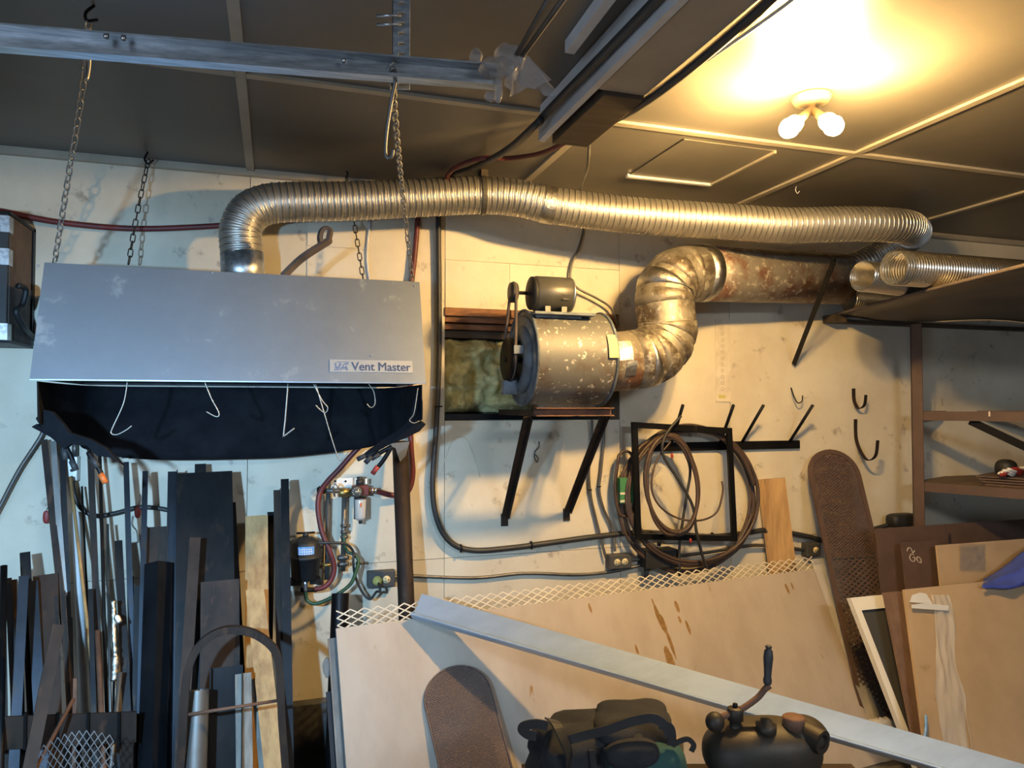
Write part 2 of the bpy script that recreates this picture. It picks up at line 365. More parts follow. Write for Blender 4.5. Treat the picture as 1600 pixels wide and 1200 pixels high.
# plastic bags tied over the track end
m = MB()
PWR = thing('plastic_wrap', 'crumpled clear plastic bag tied over the end of the door track', 'plastic bag', Z(800, 150, 1.97*TK))
def crum(c, rx, ry, rz, seed, mt='plasticgrey', e=2.0, nm='wrap'):
    mm = MB(); mm.ball((0, 0, 0), rx, ry, rz, e, 28, 18)
    mm.v = [p*TK*(1+.38*noise.noise(p*22+V((seed, seed*2, 0)))+.2*noise.noise(p*60+V((seed, 0, 3)))) + V(c) for p in mm.v]
    return mm.build(nm, mt, PWR)
crum(Z(782, 108, 1.98*TK), .055, .035, .030, 1); crum(Z(797, 88, 1.98*TK), .045, .03, .03, 2)
crum(Z(745, 88, 1.98*TK), .018, .012, .022, 3); crum(Z(778, 140, 1.97*TK), .012, .010, .035, 4); crum(Z(766, 152, 1.97*TK), .016, .012, .014, 5)
m = MB()
def skirt(u, v):
    ang = u*2*math.pi; r = .010+.040*v; fold = 1+.22*math.sin(ang*6)*v
    c = Z(812, 80, 1.98*TK).lerp(Z(829, 138, 1.98*TK), v)
    return c+RT*(r*fold*math.cos(ang))+f0*(r*.5*fold*math.sin(ang))-Z_*(.012*v*math.sin(ang*3))
m.grid(skirt, 60, 10); m.build('bag_skirt', 'plasticgrey', PWR)
for i, (ax, bx) in enumerate(((862, 806), (884, 814), (889, 817))):
    a, c = Z(ax, -10, 1.72*TK), Z(bx, 88, 1.97*TK)
    tag(MB().cyl(a-(c-a)*1.3, c, .004 if i else .006, 8).build('thin_rod', 'greysteel'), ['thicker dark rod running from the plastic-wrapped track end up out of view', 'thin rod right of the thicker rod above the plastic wrap', 'rightmost thin rod above the plastic wrap'][i], 'rod')
# ------------------------------------------------------------------ chains
lm = None
def link_mesh(L, wd_, r, mtn):
    pts = []; hs = L/2-wd_/2
    for i in range(8):
        a = -math.pi/2+math.pi*i/7; pts.append(V((wd_/2*math.sin(a+math.pi/2)*0+wd_/2*math.cos(a), 0, hs*1+wd_/2*math.sin(a)*0)) if 0 else V((wd_/2*math.cos(math.pi*i/7), 0, hs+wd_/2*math.sin(math.pi*i/7))))
    for i in range(8): pts.append(V((-wd_/2*math.cos(math.pi*i/7), 0, -hs-wd_/2*math.sin(math.pi*i/7))))
    m = MB().tube(pts, r, 6, closed=True)
    me = bpy.data.meshes.new('link'); me.from_pydata(m.v, [], m.f); me.polygons.foreach_set('use_smooth', m.sm); me.materials.append(MATS[mtn]); return me
LM = {k_: link_mesh(.038, .0165, .0023, k_) for k_ in ('chain', 'chaindark')}
def chain(label, pts, m, hookmat='darksteel', hook=True):
    t = thing('hanging_chain', label, 'chain', pts[-1], 'chains holding up the hood')
    path = resample(catmull(pts, 10), .0325)
    for i, (a, b) in enumerate(zip(path, path[1:])):
        ob = bpy.data.objects.new('link', LM[m]); COL.objects.link(ob)
        q = (b-a).to_track_quat('Z', 'X').to_matrix() @ Matrix.Rotation(rad(45+90*(i % 2)), 3, 'Z')
        ob.matrix_world = Matrix.Translation((a+b)/2) @ q.to_4x4()
        ob.parent = t; ob.matrix_parent_inverse = Matrix.Translation(-V(pts[-1]))
    return t
zt = CAM.z+.475
HX0, HX1 = -.73, .525
c1 = chain('pale chain looped over the door track at the far left, holding the hood', [Z(138, 34, 1.84), Z(131, 120, 1.93), Z(100, 320, 2.28), W(85, 412, .58)], 'chain')
hose([H(147, 9, CEIL-.002), Z(134, 20, 1.86), Z(136, 32, 1.84), Z(152, 31, 1.83)], .004, 6).build('hook', 'darksteel', c1)
m = MB().tube(catmull([Z(138, 40, 1.82), Z(133, 95, 1.84), Z(135, 125, 1.84), Z(140, 100, 1.84), Z(140, 40, 1.82)], 6), .004, 6); m.build('loose_loop', 'chain', c1)
c2 = chain('dark chain near the wall at the left end of the hood', [W(232, 250, .12), W(215, 330, .14), W(200, 418, .2)], 'chaindark')
hose([W(231, 238, .12), W(226, 248, .12), W(231, 256, .12), W(240, 250, .12)], .004, 6).build('hook', 'darksteel', c2)
c3 = chain('dark chain rising behind the round duct near the right of the hood', [W(541, 275, .12), W(553, 345, .14), W(568, 440, .2)], 'chaindark')
hose([W(540, 266, .12), W(543, 270, .12), W(542, 278, .12)], .004, 6).build('hook', 'darksteel', c3)
c4 = chain('chain crossing in front of the round duct at the right end of the hood', [Z(613, 100, 1.60), Z(615, 150, 1.74), Z(619, 200, 1.95), Z(630, 310, 2.5), W(645, 443, .58)], 'chain')
tag(hose([Z(606, 122, 1.60), Z(614, 106, 1.585), Z(618, 122, 1.60), Z(611, 160, 1.62), Z(604, 205, 1.63), Z(602, 238, 1.63), Z(606, 247, 1.63), Z(612, 244, 1.63), Z(614, 234, 1.63)], .0042, 7).build('wire_hook', 'greysteel'), 'long bent wire hook dangling from the door track beside the chain', 'hook')
# ------------------------------------------------------------------ hood
zb = CAM.z+.084
Hd = thing('exhaust_hood', 'wide stainless steel exhaust hood hanging from chains with a name plate', 'hood', (-.1, -.4, zb))
th = .006
fp = [V((HX0, -.75, zb)), V((HX1, -.75, zb)), V((HX1, -.62, zt)), V((HX0, -.62, zt))]
MB().prism(fp, (0, th, 0)).build('front_panel', 'hood', Hd)
MB().box((HX0, -.752, zb-.004), (HX1, -.735, zb)).build('front_lip', 'hood', Hd)
MB().box((HX0, -.619, zt-th), (HX1, -.1, zt)).build('top_panel', 'hood', Hd)
for x in (HX0, HX1-th):
    MB().prism([(x, -.744, zb), (x, -.1, zb), (x, -.1, zt-th), (x, -.614, zt-th)], (th, 0, 0)).build('side_panel', 'hood', Hd)
MB().box((HX0+th, -.106, zb), (HX1-th, -.1, zt-th)).build('back_panel', 'darksteel', Hd)
fn = (fp[1]-fp[0]).cross(fp[3]-fp[0]).normalized()   # outward?
if fn.y > 0: fn = -fn
fu = (fp[3]-fp[0]).normalized()
def onface(px, py):
    d_ = ray(px, py); t_ = (fp[0]-CAM).dot(fn)/d_.dot(fn); return CAM+d_*t_
a, c = onface(515, 562), onface(645, 583)
pl = MB(); mid = (a+c)/2; pw = abs(c.x-a.x)/2; ph = (a-c).dot(fu)/2
pl.obox(mid+fn*.0015, X_*pw, fu*ph, fn*.0015); np_ = pl.build('name_plate', 'plate', Hd)
def text(s, size, loc, ux, uy, m, name, parent, off=0.0, depth_=.001):
    cu = bpy.data.curves.new('txt', 'FONT'); cu.body = s; cu.size = size; cu.extrude = depth_; cu.offset = off; cu.align_y = 'CENTER'
    ob = bpy.data.objects.new('txt', cu); COL.objects.link(ob)
    me = bpy.data.meshes.new_from_object(ob.evaluated_get(bpy.context.evaluated_depsgraph_get()))
    bpy.data.objects.remove(ob)
    n_ = ux.cross(uy)
    mm = MB(); mm.add([V(loc)+ux*p.co.x+uy*p.co.y+n_*p.co.z for p in me.vertices], [list(p.vertices) for p in me.polygons])
    return mm.build(name, m, parent)
tx = onface(549, 573.5)+fn*.0035
text('Vent Master', .0455, tx, X_*.93, fu, 'letterblue', 'lettering', np_, 0)
text('Vent Master', .0455, tx+X_*.0012, X_*.93, fu, 'letterblue', 'lettering', np_, 0)
text('Vent Master', .0455, tx+X_*.0006+fu*.0006, X_*.93, fu, 'letterblue', 'lettering', np_, 0)
lg = MB(); u0 = onface(520, 573)+fn*.0032; e = pw*2/130
def P2(x, y): return u0+X_*(x*e)+fu*(y*e)
for poly in ([(3, 6), (6, 6), (5, 1), (8, -1), (10, 6), (13, 6), (10, -4), (4, -4)], [(11, 2), (20, 6), (24, 6), (24, 4), (20, 3)], [(13, -1), (16, 2), (18, -1), (21, 2), (23, -6), (20, -6), (19, -2), (17, -5), (15, -2), (13, -6), (10, -6)], [(2, -5), (9, -5), (9, -6.4), (1, -6.4)], [(6, 8), (25, 8), (25, 7), (6, 7)]):
    lg.prism([P2(*p) for p in poly], fn*.0008)
lg.build('logo', 'letterblue', np_)
for px, py in ((332, 426), (648, 447), (60, 416), (580, 556)):
    MB().ball(onface(px, py)+fn*.001, .004, .003, .004, seg=10, rings=6).build('rivet', 'steelbright', Hd)
# black curtain below the hood
U = [(-.712, .745), (-.715, .60), (-.705, .40), (-.66, .19), (-.5, .135), (0, .13), (.3, .13), (.43, .16), (.485, .30), (.505, .5), (.515, .745)]
BZ = [-.05, -.085, -.125, -.175, -.215, -.22, -.195, -.17, -.12, -.075, -.05]
Us = catmull([V((x, -y_, z_)) for (x, y_), z_ in zip(U, BZ)], 8)
m = MB(); nU = len(Us)-1
def cl(u, v):
    p = Us[min(int(u*nU+.5), nU)]; top = zb-.004-.003
    w_ = .012*math.sin(u*37)*v+.008*math.sin(u*83+1)*v
    x = max(min(p.x, HX1-.012), HX0+.012) if v < .5 else p.x
    return V((x+w_*.3, p.y+w_, top+(CAM.z+p.z-top)*v))
m.grid(cl, nU, 8)
cur = m.build('welding_curtain', 'cloth', solid=.003); tag(cur, 'black cloth curtain hanging from the underside of the steel hood', 'curtain')
tag(MB().prism([W(190, 716, .118), W(457, 712, .118), W(457, 700, .118), W(190, 700, .118)], (0, .004, 0)).build('black_flap', 'cloth'), 'flat black strip hanging along the bottom of the black curtain', 'strip')
def horn(tip, base, label, s=1):
    tag(MB().tube(catmull([base, base.lerp(tip, .45)+Z_*-.012, base.lerp(tip, .8)+Z_*-.004, tip], 5), .02*s, 10, scale=None).build('cloth_corner', 'cloth'), label, 'cloth corner')
# cloth corners, folded and pulled out
def fold(pts, label):
    m = MB(); c = sum(pts, V())/len(pts)
    m.prism(pts, f0*.02); tag(m.build('cloth_corner', 'cloth', None, .004), label, 'cloth')
fold([Z(66, 640, 2.36), Z(80, 643, 2.36), Z(97, 662, 2.36), Z(108, 676, 2.36), Z(140, 686, 2.36), Z(165, 700, 2.36), Z(192, 728, 2.36), Z(176, 716, 2.36), Z(150, 712, 2.36), Z(135, 697, 2.36), Z(110, 694, 2.36), Z(100, 702, 2.36), Z(78, 683, 2.36), Z(48, 667, 2.36), Z(57, 662, 2.36), Z(64, 668, 2.36), Z(55, 654, 2.36)], 'ragged black cloth corner poking out below the left end of the hood')
fold([Z(648, 615, 2.72), Z(655, 620, 2.72), Z(655, 655, 2.72), Z(665, 663, 2.72), Z(655, 674, 2.72), Z(630, 686, 2.72), Z(610, 694, 2.72), Z(590, 705, 2.72), Z(560, 716, 2.72), Z(575, 703, 2.72), Z(600, 685, 2.72), Z(625, 670, 2.72), Z(640, 655, 2.72)], 'pointed black cloth corner poking out below the right end of the hood')
# wire hooks in front of the curtain
def wire(pix, label, off=.735, r=.0022):
    p = [W(x, y, off) for x, y in pix]
    tag(hose(p, r, 6, 6).build('wire_hook', 'chain'), label, 'hook', 'wire hooks along the hood edge')
wire([(199, 596), (193, 630), (176, 668), (174, 677), (183, 679), (197, 672), (206, 665)], 'leftmost long wire hook below the hood edge, curled back at the tip')
wire([(320, 597), (330, 622), (342, 645), (338, 651), (322, 643)], 'short bent wire hook, second from the left under the hood')
wire([(450, 599), (446, 650), (443, 680), (444, 681), (460, 669)], 'straight wire hook with a sharp V tip under the hood', r=.003)
wire([(490, 600), (503, 625), (512, 637), (508, 645), (500, 640), (493, 633)], 'curled wire hook crossing the longest wire under the hood')
wire([(493, 600), (505, 640), (523, 700), (532, 719), (545, 706)], 'longest thin wire hook hanging below the curtain')
wire([(576, 600), (584, 612), (586, 630), (580, 637), (573, 631)], 'small curled wire hook near the right end of the hood', off=.7)
wire([(653, 606), (647, 645), (640, 656), (646, 661), (655, 658)], 'thin wire hook at the right corner of the hood', off=.74)
# spring clamps
def clamp(a, b, tip, mt, label, dep):
    t = thing('spring_clamp', label, 'clamp', Z(*a, dep))
    for q, sgn in ((b, 1), (tip, -1)):
        MB().tube(catmull([Z(*a, dep), Z((a[0]+q[0])/2+2*sgn, (a[1]+q[1])/2, dep), Z(*q, dep)], 5), .008, 8).build('handle', 'darksteel', t)
    for q, mt in ((b, mt), (tip, 'grip')):
        p = Z(*q, dep-.004); v = (Z(*q, dep)-Z(*a, dep)).normalized(); MB().cyl(p-v*.03, p+v*.004, .0095, 10).build('grip', mt, t)
    return t
clamp((98, 690), (118, 733), (103, 716), 'grip', 'spring clamp with dark grips at the lower left corner of the curtain', 2.38)
clamp((138, 706), (164, 753), (152, 728), 'orange', 'spring clamp with an orange handle tip at the lower left of the curtain', 2.40)
clamp((612, 698), (583, 739), (582, 716), 'red', 'spring clamp with a red handle below the right end of the curtain', 2.74)
clamp((590, 703), (560, 717), (572, 722), 'grip', 'black spring clamp below the right end of the curtain beside the red one', 2.73)
# flat bar with a loop lying on the hood
p = [W(442, 432, .55), W(470, 405, .55), W(503, 383, .55), W(514, 376, .55)]
lp = [W(514+0, 372, .55), W(516, 360, .55), W(510, 356, .55), W(503, 360, .55), W(500, 370, .55), W(501, 379, .55)]
m = MB().sweep(catmull(p+lp, 5), [(-.007, -.015), (.007, -.015), (.007, .015), (-.007, .015)], up=-f0+Z_*.5)
tag(m.build('looped_flat_bar', 'leather'), 'brown flat bar with a rolled loop end sticking up from the hood top', 'bar')
# ------------------------------------------------------------------ flexible duct over the hood
ctl = [(378, 400, .27), (376, 380, .27), (376, 358, .27), (389, 333, .265), (415, 320, .26), (450, 316, .26), (550, 314, .26), (675, 308.5, .28), (744, 305.5, .30), (806, 309, .33), (869, 322, .37), (987, 336, .44), (1144, 347, .53), (1230, 352, .58), (1323, 350, .62), (1385, 351, .62), (1418, 355, .56), (1428, 363, .45), (1416, 372, .33), (1398, 384, .26), (1365, 405, .2), (1318, 425, .19)]
path = resample(catmull([W(*c_) for c_ in ctl], 24), .0029)
R = .081
sc = []
for i in range(len(path)):
    ph_ = i % 9
    k_ = (1.0, .968, 1.0)[i % 3]
    pass
    sc.append(k_)
FD = thing('flexible_duct', 'long ribbed aluminium duct snaking from the hood along under the ceiling', 'duct', W(378, 430, .27))
m = MB().tube(path, R, 30, scale=sc); m.build('ribbed_tube', 'flex', FD)
rg = MB(); n30 = 30
for i in range(4, len(path)-4, 9):
    tt = (path[i+1]-path[i-1]).normalized(); uu = Z_-tt*Z_.dot(tt)
    if uu.length < .2: uu = Y_-tt*Y_.dot(tt)
    uu.normalize(); vv = tt.cross(uu)
    rg.tube([path[i]+(uu*math.cos(2*math.pi*q/n30)+vv*math.sin(2*math.pi*q/n30))*(R*1.008) for q in range(n30)], .0024, 5, closed=True)
rg.build('seam_ribs', 'flexshiny', FD)['kind'] = 'stuff'
cb = W(381, 430, .27); cb = V((cb.x, cb.y, zt)); MB().cyl(cb, path[0]+Z_*.012, R*1.03, 28).build('collar', 'galv', FD)
def near(px, py): return min(range(len(path)), key=lambda i: (path[i]-W(px, py, .36)).length)
i0 = near(857, 319); MB().tube(path[i0-9:i0+10], R*1.035, 28).build('tape_band', 'foil', FD)
i0 = near(757, 306)
st = thing('duct_strap', 'perforated metal strap hanging the ribbed duct from the ceiling', 'strap', path[i0])
tdir = (path[i0+3]-path[i0-3]).normalized(); u = Z_-tdir*Z_.dot(tdir); u.normalize(); w_ = tdir.cross(u)
top = V((path[i0].x, path[i0].y, CEIL))
loop = [path[i0]+(u*math.cos(a)+w_*math.sin(a))*(R*1.05) for a in [2*math.pi*k_/28 for k_ in range(29)]]
MB().sweep(loop, [(-.009, -.001), (.009, -.001), (.009, .001), (-.009, .001)], up=u).build('loop', 'greysteel', st)
MB().sweep([loop[0], loop[0].lerp(top, .5)+RT*.006, top], [(-.009, -.001), (.009, -.001), (.009, .001), (-.009, .001)], up=w_).build('strip', 'greysteel', st)
MB().box(top-V((.015, .03, .03)), top+V((.015, .03, 0))).build('anchor', 'wooddark', st)
# ------------------------------------------------------------------ rusty duct with elbow
R2 = .138
rc = [W(945, 566, .36), W(985, 563, .36), W(1005, 560, .36), W(1023, 552, .36), W(1037, 536, .355), W(1043, 516, .35), W(1040, 490, .345), W(1038, 470, .34), W(1040, 452, .335), W(1052, 436, .33), W(1070, 428, .32), W(1095, 427, .31), W(1130, 429, .27), W(1312, 436, .19)]
RD = thing('rusty_duct', 'thick rusty round duct with a double elbow taped in foil', 'duct', rc[0])
MB().tube(rc[:2], R2*.98, 32).build('inlet_pipe', 'rustduct', RD)
MB().tube(rc[1:12], R2, 32).build('elbow', 'foilworn', RD)
MB().tube(rc[11:], R2*.98, 32).build('straight_pipe', 'rustduct', RD)
for j in (2, 3, 4, 5, 7, 8, 9, 10, 11):
    a, b, c = rc[j-1], rc[j], rc[j+1]
    ta_ = (b-a).normalized(); tb_ = (c-b).normalized(); hw = .012+.012*(j % 2)
    MB().tube([b-ta_*hw, b, b+tb_*hw], R2*1.012, 32).build('foil_band', 'foil' if j in (2, 8, 11) else 'foilworn', RD)
for px, py, w__, h__ in ((957, 550, 12, 16), (966, 580, 9, 12)):
    # foil patches wrapped on the inlet pipe
    ax = (rc[1]-rc[0]).normalized(); c0 = rc[0]+ax*((px-945)/40*(rc[1]-rc[0]).length)
    a0 = math.asin(max(-1, min(1, (566-py)/50)))
    m = MB(); hw = w__/F*3.3
    m.grid(lambda uu, vv: c0+ax*(hw*(uu-.5)*2)+(-Y_*math.cos(a0+(vv-.5)*h__/24)+Z_*math.sin(a0+(vv-.5)*h__/24))*R2*1.012, 3, 6)
    m.build('foil_patch', 'foil', RD)
# ------------------------------------------------------------------ wall opening, insulation, wood framing
om = MB()
for i in range(2): pass
for px0, px1, py0, py1 in ((695, 797, 482, 497), (798, 826, 484, 499), (930, 965, 490, 500)):
    a, c = W(px0, py0, .004), W(px1, py1, .004)
    MB().box((a.x, -.012, hz1-.003), (c.x-.003, .003, pb)).build('header_strip', 'woodred', WB)
for z_, dz_, y0_ in ((hz1-.03, .028, .01), (hz1-.062, .026, .045), (hz1-.10, .034, .075)):
    MB().box((hx0+.002, y0_, z_), (hx1-.002, .185, z_+dz_)).build('header_board', 'woodred' if y0_ < .05 else 'wooddark', WB)
MB().box((hx1-.05, .01, hz0+.002), (hx1-.002, .185, hz1-.11)).build('stud', 'wooddark', WB)
MB().box((hx0+.002, .03, hz0+.002), (hx1-.055, .185, hz0+.03)).build('sill_board', 'darksteel', WB)
m = MB()
ix0, ix1, iz0, iz1 = hx0+.006, hx0+.47, hz0+.033, hz1-.105
def ins(u, v):
    x = ix0+(ix1-ix0)*u; z_ = iz0+(iz1-iz0)*v
    n_ = noise.noise(V((x*9, z_*9, 1)))*.6+noise.noise(V((x*22, z_*24, 5)))*.3+noise.noise(V((x*50, z_*50, 9)))*.12
    e_ = min(u, 1-u, v, 1-v)*8
    return V((x, .10-.085*min(1, e_)-.12*n_, z_))
m.grid(ins, 60, 40); tag(m.build('insulation_batt', 'insul', solid=.02), 'yellow-green glass wool stuffed into the wall opening beside the blower', 'insulation')
# ------------------------------------------------------------------ blower
bc = W(880, 564, .36); BR = .205
BL = thing('exhaust_blower', 'grey belt-driven drum blower on a wall bracket, paint flaking', 'blower', (bc.x, bc.y, bc.z-BR))
xl, xr = W(822, 560, .40).x, W(944, 560, .42).x
m = MB()
def scroll(n=40):
    out = []
    for k_ in range(n):
        a = 2*math.pi*k_/n; r = BR*(1+.06*math.sin(a+.6)); out.append((r*math.cos(a), r*math.sin(a)))
    return out
prof = scroll()
m.add([V((x, bc.y+p[0], bc.z+p[1])) for x in (xl, xr) for p in prof], [tuple((k_, (k_+1) % 40, 40+(k_+1) % 40, 40+k_)) for k_ in range(40)]+[list(range(40)), list(range(40, 80))], True)
hs = m.build('housing', 'blower', BL); md = hs.modifiers.new('edge', 'EDGE_SPLIT')
for x in (xl, xr): 
    MB().tube([V((x, bc.y+p[0]*1.01, bc.z+p[1]*1.01)) for p in prof], .007, 8, closed=True).build('rim', 'bluepaint', BL)
MB().lathe((xl-.004, bc.y, bc.z), -X_, [(0, .15), (.012, .15), (.03, .135), (.034, .11), (.02, .10), (.006, .09)], 32).build('inlet_ring', 'bluepaint', BL)
MB().cyl((xl-.005, bc.y, bc.z), (xl-.001, bc.y, bc.z), .19, 32).build('side_plate', 'bluepaint', BL)
px_ = xl-.065
MB().cyl((px_-.02, bc.y, bc.z), (xl, bc.y, bc.z), .012, 12).build('shaft', 'darksteel', BL)
pu = MB().lathe((px_+.012, bc.y, bc.z), -X_, [(0, .03), (.001, .095), (.008, .098), (.012, .086), (.016, .098), (.024, .095), (.025, .03)], 28).build('large_pulley', 'darksteel', BL)
MB().box((px_-.03, bc.y-.02, bc.z-.15), (px_+.03, bc.y+.02, bc.z-.09)).build('bearing_mount', 'bluepaint', BL)
MB().box((px_-.012, bc.y-.11, bc.z+.02), (xl, bc.y-.10, bc.z+.055)).build('bearing_arm', 'bluepaint', BL)
pass
a, c = W(924, 525, .55), W(942, 558, .55)
m = MB(); m.grid(lambda u, v: V((xr-.045+.045*u, bc.y-(BR*1.005)*math.cos(.02+.5*v)*1.02, bc.z+(BR*1.03)*math.sin(.02+.5*v))), 2, 8)
m.build('yellow_label', 'tape', BL)
# flaking patch
# motor
mc = W(862, 460, .42); mr = .076; mx0, mx1 = W(829, 460, .42).x, W(892, 460, .42).x
Mo = thing('electric_motor', 'dark grey electric motor bolted on top of the blower', 'motor', (mc.x, mc.y, mc.z-mr-.02))
MB().lathe((mx0, mc.y, mc.z), X_, [(0, .045), (.001, .06), (.014, mr*.93), (.02, mr), (mx1-mx0-.02, mr), (mx1-mx0-.012, mr*.95), (mx1-mx0-.002, .055), (mx1-mx0, .04)], 32).build('motor_body', 'motor', Mo)
for s_ in (0, 1):
    MB().box((mc.x+.02, mc.y-mr-.0015, mc.z-.012-.02*s_), (mc.x+.05, mc.y-mr+.02, mc.z-.007-.02*s_)).build('vent_slot', 'black', Mo)
MB().lathe((mx0+.012, mc.y, mc.z), -X_, [(0, mr*.95), (.012, mr*.95), (.02, .05), (.028, .02)], 28).build('end_bell', 'black', Mo)
MB().lathe((mx1-.014, mc.y, mc.z), X_, [(0, mr*.985), (.010, mr*.985), (.013, .05)], 28).build('end_cap', 'steelbright', Mo)
for x in (mc.x-.04, mc.x+.035):
    MB().box((x-.012, mc.y-.06, mc.z-mr-.012), (x+.012, mc.y+.06, mc.z-mr+.016)).build('foot', 'greysteel', Mo)
pz_ = mc.z-mr-.012
MB().box((mx0-.015, mc.y-.10, pz_-.012), (mx1+.075, mc.y+.10, pz_)).build('mounting_plate', 'bluepaint', BL, .002)
MB().box((mx0+.0, mc.y-.07, bc.z+BR-.03), (mx1+.02, mc.y+.07, pz_-.012)).build('mount_block', 'bluepaint', BL)
MB().cyl((px_-.01, mc.y, mc.z), (mx0, mc.y, mc.z), .008, 10).build('shaft', 'darksteel', Mo)
MB().lathe((px_+.014, mc.y, mc.z), -X_, [(0, .02), (.001, .042), (.01, .045), (.014, .036), (.018, .045), (.028, .042), (.029, .01)], 24).build('motor_pulley', 'rubber', Mo)
r1, r2 = .041, .091; v = V((0, bc.y-mc.y, bc.z-mc.z)); 
bp = []
for k_ in range(13): a = math.pi*k_/12; bp.append(V((px_, mc.y-r1*math.cos(a), mc.z+r1*math.sin(a))))
for k_ in range(17): a = math.pi*k_/16; bp.append(V((px_, bc.y+r2*math.cos(a), bc.z-r2*math.sin(a))))
tag(MB().tube(bp, .007, 6, closed=True).build('drive_belt', 'leather'), 'brown drive belt from the motor pulley to the blower pulley', 'belt')
tag(hose([W(890, 455, .40), W(897, 470, .40), W(893, 480, .40), W(889, 476, .40)], .002, 6).build('motor_lead', 'black'), 'short thin black lead looping at the right end of the motor', 'wire')
# bracket
zs = bc.z-BR*1.0-.02
ax0, ax1 = W(836, 636, .56).x, W(957, 636, .56).x
BK = thing('wall_bracket', 'brown steel bracket with two long diagonal braces carrying the blower', 'bracket', (ax0, 0, zs-.03))
MB().sweep([V((ax0, -.56, zs)), V((ax1, -.56, zs))], [(-.018, -.018), (.018, -.018), (.018, -.013), (-.013, -.013), (-.013, .013), (.018, .013), (.018, .018), (-.018, .018)], up=Z_).build('front_channel', 'rust', BK)
for x in (ax0+.03, ax1-.04):
    MB().box((x-.018, -.54, zs-.018), (x+.018, -.002, zs+.008)).build('arm', 'brownsteel', BK)
for (x1, y1, o1), (x2, y2) in (((824, 648, .53), (789, 806)), ((943, 650, .53), (886, 798))):
    a, c = W(x1, y1, o1), W(x2, y2, .012); d_ = (c-a).normalized()
    a = V((a.x, a.y, zs-.02))
    MB().sweep([a, c], [(-.017, -.003), (.017, -.003), (.017, .003), (-.011, .003), (-.011, .022), (-.017, .022)], up=-Y_).build('brace', 'brownsteel', BK)
    MB().box((c.x-.017, -.008, c.z-.05), (c.x+.017, -.002, c.z+.01)).build('brace_foot', 'brownsteel', BK)
# ------------------------------------------------------------------ ceiling lamp
lc = H(1268, 150, CEIL)
LP = thing('ceiling_lamp', 'round brass ceiling lamp with two glowing bare bulbs', 'lamp', (lc.x, lc.y, CEIL-.18))
MB().lathe((lc.x, lc.y, CEIL-.001), -Z_, [(0, .062), (.006, .065), (.022, .055), (.032, .02), (.045, .016)], 28).build('canopy', 'lampmetal', LP)
for px, py, sx in ((1236, 198, -1), (1299, 194, 1)):
    b0 = V((lc.x, lc.y, CEIL-.045)); b1 = H(px, py, CEIL-.14); d_ = (b1-b0).normalized(); bl_ = (b1-b0).length-.035
    MB().lathe(b0, d_, [(0, .013), (bl_-.02, .015), (bl_-.005, .026), (bl_+.012, .029)], 18).build('socket', 'lampmetal', LP)
    q = b0+d_*.105
    MB().lathe(b0+d_*bl_, d_, [(0, .012), (.012, .016), (.03, .026), (.048, .031), (.066, .027), (.078, .014), (.081, .002)], 18).build('bulb', 'bulb', LP)
# ------------------------------------------------------------------ cabinet on the left wall
cx1 = -.93; z0_, z1_ = W(50, 545).z, W(50, 362).z
CB = thing('hanging_cabinet', 'wooden cased unit with metal corners at the left edge, fixed high on the wall', 'cabinet', (cx1-.2, -.14, z0_))
MB().box((-1.45, -.28, z0_+.012), (cx1, -.001, z1_)).build('case', 'leather', CB)
MB().box((-1.46, -.285, z0_), (cx1+.004, -.001, z0_+.012)).build('bottom_trim', 'darksteel', CB)
MB().box((cx1-.004, -.03, z0_+.012), (cx1+.006, -.001, z1_+.006)).build('rear_trim', 'darksteel', CB)
MB().box((-1.46, -.3, z1_-.004), (cx1+.006, -.001, z1_+.008)).build('top_trim', 'darksteel', CB)
MB().box((-1.46, -.30, z0_+.01), (cx1-.002, -.28, z1_-.004)).build('front_grille', 'black', CB)
for z_ in (z0_+.03, z1_-.05, z1_-.17):
    MB().box((cx1-.05, -.305, z_-.02), (cx1+.004, -.26, z_+.04)).build('metal_corner', 'galv', CB)
hose([V((cx1+.012, -.23, z0_+.22)), V((cx1+.03, -.2, z0_+.21)), V((cx1+.02, -.2, z0_+.15)), V((cx1+.012, -.24, z0_+.12)), V((cx1+.02, -.18, z0_+.07)), V((cx1+.015, -.08, z0_+.05)), V((cx1+.03, -.03, z0_+.03))], .011).build('cable', 'black', CB)
# ------------------------------------------------------------------ red hose along the wall
pts = [W(-120, 310, .03), W(0, 330, .03), (W(90, 347, .03)), W(200, 357, .03), W(300, 355, .03), W(400, 348, .03), W(520, 335, .03), W(620, 320, .03), W(650, 325, .03), W(652, 350, .03), W(647, 410, .03), W(641, 470, .03), W(641, 600, .03), W(642, 690, .03), W(645, 740, .03), W(637, 768, .035), W(615, 774, .04), W(590, 768, .06), W(578, 766, .07)]
tag(hose(pts, .0125).build('red_air_hose', 'redhose'), 'dark red air hose draped across the upper left wall and down behind the hood', 'hose')
tag(hose([W(640, 745, .012), W(640, 700, .012), W(640, 600, .012), W(578, 440, .012), W(578, 345, .012)], .006).build('wall_conduit', 'whitepaint'), 'thin white conduit on the wall behind the right end of the hood', 'conduit')
